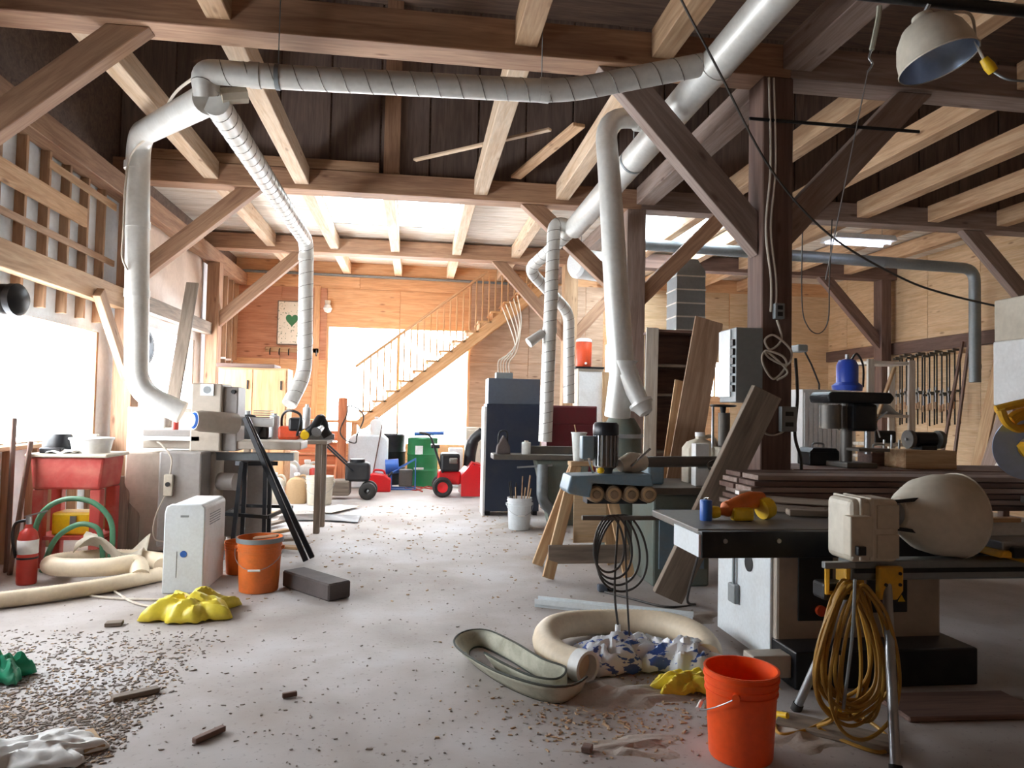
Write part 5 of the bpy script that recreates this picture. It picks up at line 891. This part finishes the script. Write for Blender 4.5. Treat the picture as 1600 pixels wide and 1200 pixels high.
# white wardrobe panel, blue vacuum, pale shelf frame
x0, x1 = PY(1254, 640, 7.6).x, PY(1330, 640, 7.6).x; zt = PY(1290, 609, 7.6).z
e = T('white_cupboard', 'white slatted cupboard behind the thick post and drill press', 'cupboard', ((x0+x1)/2, 7.85, 0)); MB().bx(x0, x1, 7.6, 8.1, 0, zt).build('carcass', 'white', e, True, smooth=0, bevel=.008)
for k in range(10): MB().bx(x0+.02+(x1-x0-.04)*k/10, x0+.012+(x1-x0-.04)*(k+1)/10, 7.588, 7.6, .1, zt-.04).build('slat', 'white', e, True, smooth=0)
q = V((PY(1334, 600, 7.75).x-.05, 7.8, zt)); e = T('blue_tank', 'bright blue upright tank with hoses on the white cupboard', 'tank', q); MB().lathe([(0, 0), (.16, 0), (.17, .06), (.12, .1), (.12, .3), (.09, .36), (0, .38)], n=24).build('tank', 'blue_vac', e); MB().tube(spline([(.05, 0, .36), (.12, 0, .44), (.2, 0, .3), (.2, 0, .05)]), .012, 6).build('hose', 'black_plastic', e); MB().cyl((0, 0, .37), (0, 0, .43), .025, n=10).build('valve', 'steel', e)
s0, s1 = PY(1360, 640, 8.6).x, PY(1424, 640, 8.6).x; zt = PY(1390, 562, 8.6).z
e = T('shelf_frame', 'pale open lumber shelf frame before the clamp wall', 'shelf', ((s0+s1)/2, 8.8, 0))
for xx in (s0, s1):
    for yy in (8.6, 9.0): beam('upright', (xx, yy, 0), (xx, yy, zt), .09, .04, 'whitewash', e, .003, V((0, 1, 0)))
for zz in (.4, .95, PY(1390, 695, 8.6).z, PY(1390, 650, 8.6).z, zt-.04): beam('shelf_board', (s0, 8.8, zz), (s1, 8.8, zz), .42, .04, 'whitewash', e)
beam('diagonal', (s0+.05, 8.62, zt-.9), (s0+.35, 8.62, zt-.1), .06, .03, 'board', e)
e = T('folded_cloth', 'grey bag of cloth on the pale shelf frame', 'bag', ((s0+s1)/2, 8.8, PY(1390, 650, 8.6).z+.02)); MB().grid(lambda u, v: ((u-.5)*.4, (v-.5)*.3, .0+.16*(1-(2*u-1)**2)*(1-(2*v-1)**2)+.012*sin(14*u)*sin(11*v)), 14, 12).build('cloth', 'panel_grey', e, solid=.006)
e = T('black_case', 'black drill case on the pale shelf frame', 'case', ((s0+s1)/2+.0, 8.78, PY(1390, 695, 8.6).z+.02)); MB().bx(-.15, .15, -.08, .08, 0, .16).build('case', 'black_plastic', e, smooth=0, bevel=.02); MB().bx(-.05, .05, -.095, -.08, .1, .13).build('handle', 'black_metal', e)
# --- clamps hanging on the plywood wall
rack = T('clamp_rail', 'wooden rail on the plywood wall from which the bar clamps hang', 'rail', (XR-.09, 11.5, 2.55)); beam('rail', (XR-.06, 10.75, 2.6), (XR-.06, 12.5, 2.6), .09, .06, 'board', rack)
def clamp(x, y, z, L):
    e = T('bar_clamp', 'steel bar clamp hanging on the plywood wall rail', 'clamp', (x, y, z), group='bar clamps hanging in a row'); MB().bx(-.012, .012, -.006, .006, -L, 0).build('bar', 'black_metal', e, smooth=0); MB().bx(-.14, .012, -.012, .012, -.04, 0).build('fixed_jaw', 'cast', e, smooth=0, bevel=.004); MB().bx(-.14, .02, -.014, .014, -L*.55-.04, -L*.55).build('sliding_jaw', 'cast', e, smooth=0, bevel=.004); MB().cyl((-.12, 0, -L*.55-.22), (-.12, 0, -L*.55+.06), .008, n=8).build('screw', 'steel', e); MB().cyl((-.12, 0, -L*.55-.32), (-.12, 0, -L*.55-.2), .018, n=10).build('handle', 'stud', e); return e
cl0 = clamp(XR-.117, 10.86, 2.64, 1.25)
for k in range(1, 16): copy_tree(cl0, loc=(XR-.117, 10.86+.1*k+.02*(k % 3), 2.64-.02*(k % 4)))
for k, (ba, tp, wd, mt, lb) in enumerate((((8.3, 9.9, 0), (8.97, 9.96, 2.6), .24, 'board', 'wide pale plank leaning on the plywood wall'), ((8.1, 9.58, 0), (8.97, 9.6, 2.35), .26, 'brace_grey', 'wide grey plank leaning beside the level grey pipe'), ((8.5, 10.55, 0), (8.98, 10.62, 2.95), .05, 'board_dark', 'thin dark stick leaning among the wide planks'), ((8.4, 10.75, 0), (8.98, 10.8, 2.75), .05, 'board_dark', 'second thin stick leaning next to the clamps'), ((7.9, 9.33, 0), (8.97, 9.34, 1.9), .15, 'whitewash', 'short white panel leaning under the wide planks'))):
    tag(beam('leaning_plank', V(ba)+V((0, 0, .015)), tp, wd, .035, mt, None, .003, V((1, 0, 0))), lb, 'plank', 'planks leaning on the plywood wall')
# swing-arm lamp on the back plywood
q = PY(1255, 545, 9.2); e = T('arm_lamp', 'small grey swing arm work lamp above the white cupboard', 'lamp', q); MB().bx(q.x-.13, q.x+.02, 9.1, 9.3, q.z-.05, q.z+.05).build('lamp_head', 'panel_grey', e, True, smooth=0, bevel=.02); MB().tube([q, PY(1268, 570, 9.2), PY(1280, 600, 9.2), V((PY(1280, 600, 9.2).x, 9.2, .0))], .012, 6).build('arm', 'black_metal', e, True)
# --- mitre saw stand with dome lamp, ballast, cord coil
YS = 3.12; bz = PY(1450, 872, YS).z; sx0 = PY(1318, 880, YS).x
e = T('saw_stand', 'aluminium mitre saw stand with yellow clamp brackets and splayed legs', 'stand', (2.2, YS, 0))
MB().bx(sx0, 3.9, YS-.05, YS+.05, bz-.09, bz).build('beam', 'galv_grey', e, True, smooth=0, bevel=.01); MB().bx(sx0+.02, 3.9, YS-.056, YS-.05, bz-.055, bz-.035).build('beam_groove', 'black_metal', e, True)
plx = PY(1388, 910, YS-.08).x
MB().prism([(plx-.05, bz-.02), (plx+.07, bz-.02), (plx+.07, bz-.13), (plx+.04, bz-.17), (plx-.05, bz-.17)], YS-.09, YS-.056).build('leg_bracket', 'yellow_tool', e, True, smooth=0, bevel=.008)
for p in ((plx+.05, bz-.05), (plx+.05, bz-.1), (plx-.02, bz-.1)): MB().cyl((p[0], YS-.096, p[1]), (p[0], YS-.088, p[1]), .008, n=8).build('rivet', 'black_metal', e, True)
ft1 = PZ(1400, 1212); ft2 = PZ(1243, 1110)
for a_, b_ in ((V((plx+.0, YS-.07, bz-.1)), ft1), (V((plx-.06, YS+.07, bz-.1)), ft2), (V((3.6, YS-.07, bz-.1)), V((3.65, YS-.4, 0))), (V((3.6, YS+.07, bz-.1)), V((3.65, YS+.3, 0)))):
    b_ = V((b_.x, b_.y, .0)); MB().cyl(a_, b_+(a_-b_)*.05, .021, n=16).build('leg', 'steel', e, True); MB().cyl(b_+(a_-b_)*.05, b_+(a_-b_)*.0, .026, n=12).build('rubber_foot', 'rubber', e, True)
cbx = PY(1300, 860, YS).x
MB().tube([(cbx-.06, YS-.06, bz-.02), (cbx-.06, YS-.06, bz-.14), (cbx+.04, YS-.06, bz-.14), (cbx+.04, YS-.06, bz-.02)], .012, 6).build('clamp_bracket', 'yellow_tool', e, True); MB().bx(cbx-.08, cbx+.07, YS-.075, YS-.045, bz-.03, bz+.0).build('clamp_plate', 'steel', e, True, smooth=0, bevel=.004); MB().bx(cbx-.07, cbx+.12, YS-.05, YS+.05, bz-.18, bz-.1).build('clamp_body', 'black_plastic', e, True, smooth=0, bevel=.015)
MB().bx(cbx+.04, sx0+.08, YS-.045, YS+.045, bz-.12, bz-.02).build('end_cap', 'yellow_tool', e, True, smooth=0, bevel=.015)
# ballast box
b0, b1 = PY(1300, 820, YS).x, PY(1385, 820, YS).x; bh = PY(1340, 776, YS).z
e = T('lamp_ballast', 'dusty off-white ribbed ballast box sitting on the saw stand', 'ballast', ((b0+b1)/2, YS, bz))
MB().bx(b0+.03, b1, YS-.1, YS+.1, bz, bh).build('housing', 'lamp_white', e, True, smooth=0, bevel=.03, seg=3)
for xx in (b0+.07, b0+.12): MB().bx(xx, xx+.02, YS-.108, YS+.108, bz+.01, bh+.006).build('rib', 'lamp_white', e, True, smooth=0, bevel=.006)
for zz in (bz+.02, (bz+bh)/2+.01): MB().bx(b0+.155, b1-.01, YS-.106, YS-.1, zz, zz+(bh-bz)/2-.035).build('recessed_panel', 'offwhite', e, True, smooth=0, bevel=.004)
MB().bx(b0-.01, b0+.1, YS-.16, YS-.1, bz+.04, bh-.07).build('terminal_cover', 'offwhite', e, True, smooth=0, bevel=.006); MB().bx(b0+.01, b0+.05, YS-.185, YS-.16, bz+.05, bz+.09).build('cable_gland', 'black_plastic', e, True, bevel=.004)
# big dome lying on its side
dxc = PY(1392, 815, YS).x+.02; dr_ = .195; dzc = bz+dr_*1.07
ax = V((1, .12, -.04)).normalized(); o = V((dxc, YS, dzc)); e = T('dome_reflector', 'large dusty cream dome reflector lying on its side on the stand', 'reflector', (dxc+.2, YS, bz))
MB().lathe([(0, .0), (.05, .0), (.075, .01), (.085, .03), (.12, .07), (.17, .15), (.192, .24), (.195, .31), (.198, .345), (.203, .35), (.195, .352)], o, ax, 36).build('shell', 'lamp_white', e, True); MB().lathe([(.19, .35), (.185, .24), (.16, .15), (.1, .07), (0, .04)], o, ax, 36).build('inner_face', 'lamp_inside_bluelit', e, True); MB().lathe([(0, -.02), (.055, -.02), (.06, .02), (0, .02)], o, ax, 20).build('lamp_neck', 'panel_grey', e, True)
for s in (-1, 1): MB().bar(o+V((-.05, -.05, s*.06)), o+V((.08, -.06, s*.075)), .012, .016).build('mount_clip', 'black_metal', e, True)
# yellow cord coil
kc = V((PY(1330, 885, YS-.1).x, YS-.12, bz-.1)); e = T('extension_cord_coil', 'thick bundle of yellow extension cord hung on the saw stand', 'cord', kc); rd = random.Random(4)
for k in range(15):
    a_ = .05+.085*rd.random()+.02; L_ = .25+.085*rd.random(); dx_ = rd.uniform(-.04, .05); dy_ = rd.uniform(-.05, .05)
    MB().tube(spline([kc+V((dx_+a_*sin(t)*(1.15-.45*cos(t))/1.1, dy_+.015*sin(2*t+k), -L_+L_*cos(t)+.02*rd.random())) for t in [i*2*pi/14 for i in range(14)]], 5, True), .0085, 7, closed=True).build('cord_loop', 'yellow_cord', e, True)
fl = PZ(1320, 1160, .01)
MB().tube(spline([kc+V((-.06, 0, -.3)), kc+V((-.1, -.02, -.55)), V((fl.x-.06, fl.y+.1, .03)), V((fl.x+.08, fl.y-.1, .012)), V((fl.x+.22, fl.y, .012)), V((fl.x+.16, fl.y+.2, .05)), V((fl.x-.1, fl.y+.12, .02)), V((fl.x-.25, fl.y+.1, .012)), V((fl.x-.2, fl.y+.25, .012))], 10), .0085, 7).build('cord_tail', 'yellow_cord', e, True)
for p in ((fl.x-.18, fl.y+.28, .02), (fl.x+.1, fl.y+.3, .02)): MB().cyl(p, V(p)+V((.03, -.06, .02)), .02, .014, n=10).build('plug', 'yellow', e, True)
MB().tube(spline([kc+V((-.04, -.07, .05)), kc+V((-.06, -.08, -.2)), kc+V((-.1, -.08, -.5))]), .007, 6).build('grey_cord', 'panel_grey', e, True)
# mitre saw at the stand's end
mx = PY(1520, 850, YS).x; e = T('mitre_saw', 'yellow sliding mitre saw with large round blade at the stand end', 'mitre saw', (mx+.35, YS, bz))
MB().prism([(mx, bz+.03), (mx+.12, bz+.03), (mx+.16, bz+.0), (mx+.75, bz), (mx+.75, bz+.05), (mx+.02, bz+.06)], YS-.16, YS+.2).build('base', 'yellow_tool', e, True, smooth=0, bevel=.01); MB().bx(mx+.03, mx+.7, YS-.14, YS+.18, bz+.06, bz+.1).build('table', 'steel', e, True, smooth=0, bevel=.006); MB().bx(mx+.04, mx+.3, YS+.02, YS+.06, bz+.1, bz+.17).build('fence', 'white_pl', e, True, smooth=0, bevel=.004); MB().bx(mx+.06, mx+.24, YS-.02, YS+.03, bz+.17, bz+.19).build('wood_facing', 'board', e, True, smooth=0); MB().bx(mx+.06, mx+.2, YS-.18, YS-.14, bz+.03, bz+.08).build('mitre_lock', 'black_plastic', e, True, smooth=0, bevel=.01)
bc = PY(1606, 700, YS); 
MB().lathe([(0, -.003), (.155, -.003), (.155, .003), (0, .003)], bc, (.35, 1, 0), 40).build('blade', 'blade', e, True); MB().lathe([(0, -.012), (.05, -.012), (.05, .012), (0, .012)], bc, (.35, 1, 0), 24).build('arbor_flange', 'chrome', e, True)
MB().tube([bc+V((.168*cos(t), -.012+.0*t, .168*sin(t))) for t in [RAD(a) for a in range(20, 131, 10)]], .03, 8).build('blade_guard', 'yellow_tool', e, True)
gh = PY(1556, 640, YS); MB().tube(spline([gh+V((.0, -.03, .0)), gh+V((.03, -.03, -.06)), gh+V((.1, -.03, -.09)), gh+V((.2, -.03, -.05)), gh+V((.2, -.03, .04)), gh+V((.1, -.03, .03)), gh], 6), .02, 8).build('handle', 'yellow_tool', e, True); MB().bar(bc+V((-.06, -.04, .02)), bc+V((.06, -.04, -.12)), .06, .03).build('guard_link', 'yellow_tool', e, True)
MB().bx(bc.x+.05, bc.x+.3, YS+.0, YS+.16, bc.z-.08, bc.z+.1).build('motor_housing', 'black_plastic', e, True, smooth=0, bevel=.03); MB().bar(bc+V((.25, .1, -.05)), (mx+.55, YS+.18, bz+.1), .1, .08).build('arm', 'black_metal', e, True)
# band saw whose upper wheel box reaches into view
x0 = PY(1560, 500, 4.45).x; z0, z1 = PY(1575, 632, 4.15).z, PY(1575, 455, 4.15).z
e = T('band_saw', 'pale grey band saw with square upper wheel housing', 'band saw', (x0+.75, 4.4, 0)); zm = PY(1575, 525, 4.15).z
MB().bx(x0, x0+.75, 4.15, 4.5, z0, zm).build('wheel_door', 'white', e, True, smooth=0, bevel=.01); MB().bx(x0+.01, x0+.75, 4.2, 4.5, zm, z1).build('upper_housing', 'offwhite', e, True, smooth=0, bevel=.01); MB().bx(x0+.04, x0+.7, 4.188, 4.2, zm+.05, z1-.07).build('dark_window', 'black_plastic', e, True, smooth=0); MB().bx(x0+.6, x0+.95, 4.2, 4.54, .0, z1).build('column', 'white', e, True, smooth=0, bevel=.02); MB().bx(x0+.5, x0+1.1, 4.05, 4.56, 0, .75).build('lower_cabinet', 'white', e, True, smooth=0, bevel=.02); MB().bx(x0+.25, x0+.85, 3.95, 4.55, .88, .93).build('table', 'cast', e, True, smooth=0, bevel=.008); MB().bx(x0+.5, x0+.7, 4.2, 4.5, .75, .88).build('trunnion', 'cast', e, True)

# ================================================================== things on the near floor
bucket('plastic_bucket', 'clean bright orange bucket in front of the table saw', PZ(1157, 1180), 'orange', .152, .37, 'buckets on the floor', rz=RAD(-122), bail=-60)
hc = PZ(978, 1005, .095); Rr = .47
def ring(a): return hc+V((Rr*cos(a)*(1.0), Rr*.98*sin(a), .012*sin(3*a)))
pts = [ring(RAD(-138)+RAD(255)*i/14*-1) for i in range(15)]
hs_ = corr('flexible_hose', pts, .078, 'hose', 'thick cream ribbed suction hose curled on the floor beside the saw', .004, .012)
MB().lathe([(.07, 0), (.088, 0), (.088, .07), (.08, .07), (.07, .0)], pts[0]+(pts[0]-pts[1]).normalized()*.06, (pts[1]-pts[0]), 24).build('hose_cuff', 'white', hs_, True)
# canvas belt: a webbing band standing on edge, looped and folded
bp = [PZ(905, 1085, 0), PZ(868, 1100, 0), PZ(800, 1078, 0), PZ(742, 1040, 0), PZ(733, 1020, 0), PZ(752, 1012, 0), PZ(795, 1032, 0), PZ(845, 1062, 0), PZ(884, 1076, 0), PZ(872, 1090, 0), PZ(836, 1082, 0), PZ(800, 1062, 0), PZ(775, 1046, 0)]
bp = [V((p.x, p.y, .0)) for p in bp]; sp_ = spline(bp, 8)
def band(u, v):
    i = min(int(u*(len(sp_)-1)), len(sp_)-1); p = sp_[i]; t = (sp_[min(i+1, len(sp_)-1)]-sp_[max(i-1, 0)]).normalized(); n = V((-t.y, t.x, 0)); le = .05*sin(7*u)+.045
    return (p.x+n.x*le*v, p.y+n.y*le*v, .006+v*(.095+.012*sin(13*u)))
e = T('canvas_belt', 'faded green-grey canvas belt looped on edge on the concrete', 'belt', PZ(820, 1050)); MB().grid(lambda u, v: band(u, v), len(sp_)-1, 4).build('webbing', 'canvas', e, True, solid=.01)
for v in (.0, 1.0): MB().tube([V(band(i/(len(sp_)-1), v)) for i in range(len(sp_))], .0065, 6).build('bound_edge', 'canvas_edge', e, True)
crumple('plastic_sack', 'torn white sack with blue print slumped inside the curled hose', PZ(965, 1040)+V((0, .0, .0)), .3, .15, .17, 'sack', 4, 'sack', rz=.25); crumple('plastic_sack', 'white sack with dark blue lettering beside the orange bucket', PZ(1070, 1048)+V((.02, .04, 0)), .22, .16, .17, 'sack', 9, 'sack', rz=-.3)
crumple('plastic_bag', 'crushed yellow plastic bag between printed sack and orange bucket', PZ(1075, 1078), .17, .09, .1, 'yellow_bag', 6)
a, b_ = PZ(838, 946), PZ(1083, 972); e = T('steel_track', 'white painted steel track lying on the floor behind the curled hose', 'track', a)
MB().bar(a+V((0, 0, .012)), b_+V((0, 0, .012)), .1, .02).build('web', 'white_pl', e, True)
n_ = (b_-a).normalized().cross(V((0, 0, 1))); 
for s in (-.045, .045): MB().bar(a+n_*s+V((0, 0, .035)), b_+n_*s+V((0, 0, .035)), .01, .05).build('flange', 'white_pl', e, True)
cable('power_cord', [PZ(945, 925, .01), PZ(985, 935, .01), PZ(1040, 948, .01), PZ(1085, 945, .01), V((cX0-.1, 4.9, .15)), V((cX0-.08, 4.75, .5))], .009, 'wire_dark', 'grey power cord running from the saw to a plug on the floor')
q = PZ(941, 924); e = T('wall_plug', 'small dark plug lying on the floor near the white track', 'plug', q); MB().bx(-.04, .04, -.03, .03, 0, .06).build('body', 'navy_light', e, smooth=0, bevel=.012); MB().cyl((.04, 0, .02), (.09, 0, .012), .014, n=8).build('strain_relief', 'black_plastic', e)
for k, (p0, p1, w_, mt, lb) in enumerate((((303, 1158), (350, 1137), .03, 'board_dark', 'thin black stick on the bare concrete'), ((175, 1092), (248, 1076), .05, 'board_grey', 'grey splintered stick among floor debris'), ((441, 1087), (464, 1083), .02, 'board_dark', 'tiny dark wood sliver on bare concrete'), ((165, 975), (192, 973), .07, 'board_grey', 'small grey wood chunk among debris by the yellow bag'), ((130, 1145), (148, 1172), .08, 'cardboard', 'torn cardboard flap beside the flat white bag'), ((910, 1168), (925, 1170), .05, 'board_dark', 'small dark block on the floor before the sawdust'))):
    tag(beam('floor_scrap', PZ(*p0, .014), PZ(*p1, .016), w_, .024, mt, None, .003), lb, 'scrap')
tag(beam('floor_board', PZ(1215, 1122, .015), PZ(1400, 1165, .015), .16, .025, 'board_grey'), 'grey dusty board on the floor under the saw stand', 'board')
tag(beam('floor_board', PZ(1390, 1105, .015), PZ(1600, 1100, .015), .3, .025, 'board_dark'), 'dark board lying on the floor behind the stand leg', 'board')
# sawdust mounds and loose chips: nobody could count them
def mound(c, sx, sy, h, seed):
    rd = random.Random(seed); ph = [(rd.uniform(-14, 14), rd.uniform(-14, 14), rd.uniform(0, 6)) for _ in range(6)]
    def f(u, v):
        r = u; a = v*2*pi; x, y = r*cos(a), r*sin(a); k = (1-r)**1.3; ed = 1+.2*sin(3*a+seed)+.13*sin(7*a+seed*2)
        return (c.x+x*sx*ed, c.y+y*sy*ed, -.006+h*k*(.8+.16*sum(sin(p*x+q*y+s) for p, q, s in ph)))
    return f
for i, (px, sx, sy, h) in enumerate((((965, 1085), .42, .26, .07), ((800, 822), .4, .3, .05), ((880, 870), .5, .4, .04), ((990, 1165), .35, .16, .03), ((1060, 965), .4, .3, .05), ((1250, 1150), .35, .2, .03))):
    o = MB().grid(mound(PZ(*px), sx, sy, h, i+2), 14, 36).build('sawdust', 'sawdust', at=PZ(*px), smooth=0); tag(o, ('brown sawdust heap before the printed sacks', 'sawdust drift around the white stick bucket', 'sawdust drift under the sawhorse', 'thin sawdust patch in the walkway', 'sawdust drift beside the saw cabinet', 'sawdust patch under the saw stand')[i], 'sawdust', None, 'stuff')
def chips(name, label, mat, n, region, smin, smax, seed):
    rd = random.Random(seed); b = MB(); tries = 0
    while n > 0 and tries < 60000:
        tries += 1; px, py = region(rd)
        p = PZ(px, py)
        if not (XL+.2 < p.x < XR-.2): continue
        s = rd.uniform(smin, smax); l = s*rd.uniform(1, 3.2); a = rd.uniform(0, 2*pi); M = Matrix.Translation(p+V((0, 0, s*.2+.001))) @ Matrix.Rotation(a, 4, 'Z') @ Matrix.Rotation(rd.uniform(-.3, .3), 4, 'X')
        j = lambda: rd.uniform(.5, 1.1); k = [(-l/2*j(), -s/2*j()), (l/2*j(), -s/2*j()), (l/2*j(), s/2*j()), (-l/2*j(), s/2*j())]; b.add([(x, y, -s*.2) for x, y in k]+[(x*.8, y*.8, s*.2*j()) for x, y in k], [(0, 3, 2, 1), (4, 5, 6, 7), (0, 1, 5, 4), (1, 2, 6, 5), (2, 3, 7, 6), (3, 0, 4, 7)], M); n -= 1
    return tag(b.build(name, mat, smooth=0), label, 'debris', None, 'stuff')
def reg_left(rd):
    t = rd.random()**.8; y = 985+t*215; xm = 330-1.05*(y-985)*.9; return rd.uniform(-60, max(60, xm)+40*rd.random()), y
def reg_all(rd): return rd.uniform(100, 1150), 800+rd.random()**1.4*400
def reg_saw(rd): return rd.gauss(960, 90), rd.gauss(1095, 40)
def reg_mid(rd): return rd.gauss(650, 180), 790+abs(rd.gauss(0, 60))
chips('wood_debris', 'grey bark and splinter litter strewn by the window side', 'chip_dark', 3600, reg_left, .003, .014, 1); chips('wood_debris', 'pale wood chips mixed through the window side litter', 'chip', 900, reg_left, .003, .012, 2)
chips('floor_specks', 'dark specks of grit scattered over the concrete', 'chip_dark', 1100, reg_all, .003, .011, 3); chips('wood_chips', 'pale chips around the sawdust heap', 'chip', 800, reg_saw, .004, .014, 5); chips('wood_chips', 'brown chips scattered down the walkway', 'chip', 500, reg_mid, .006, .022, 6)
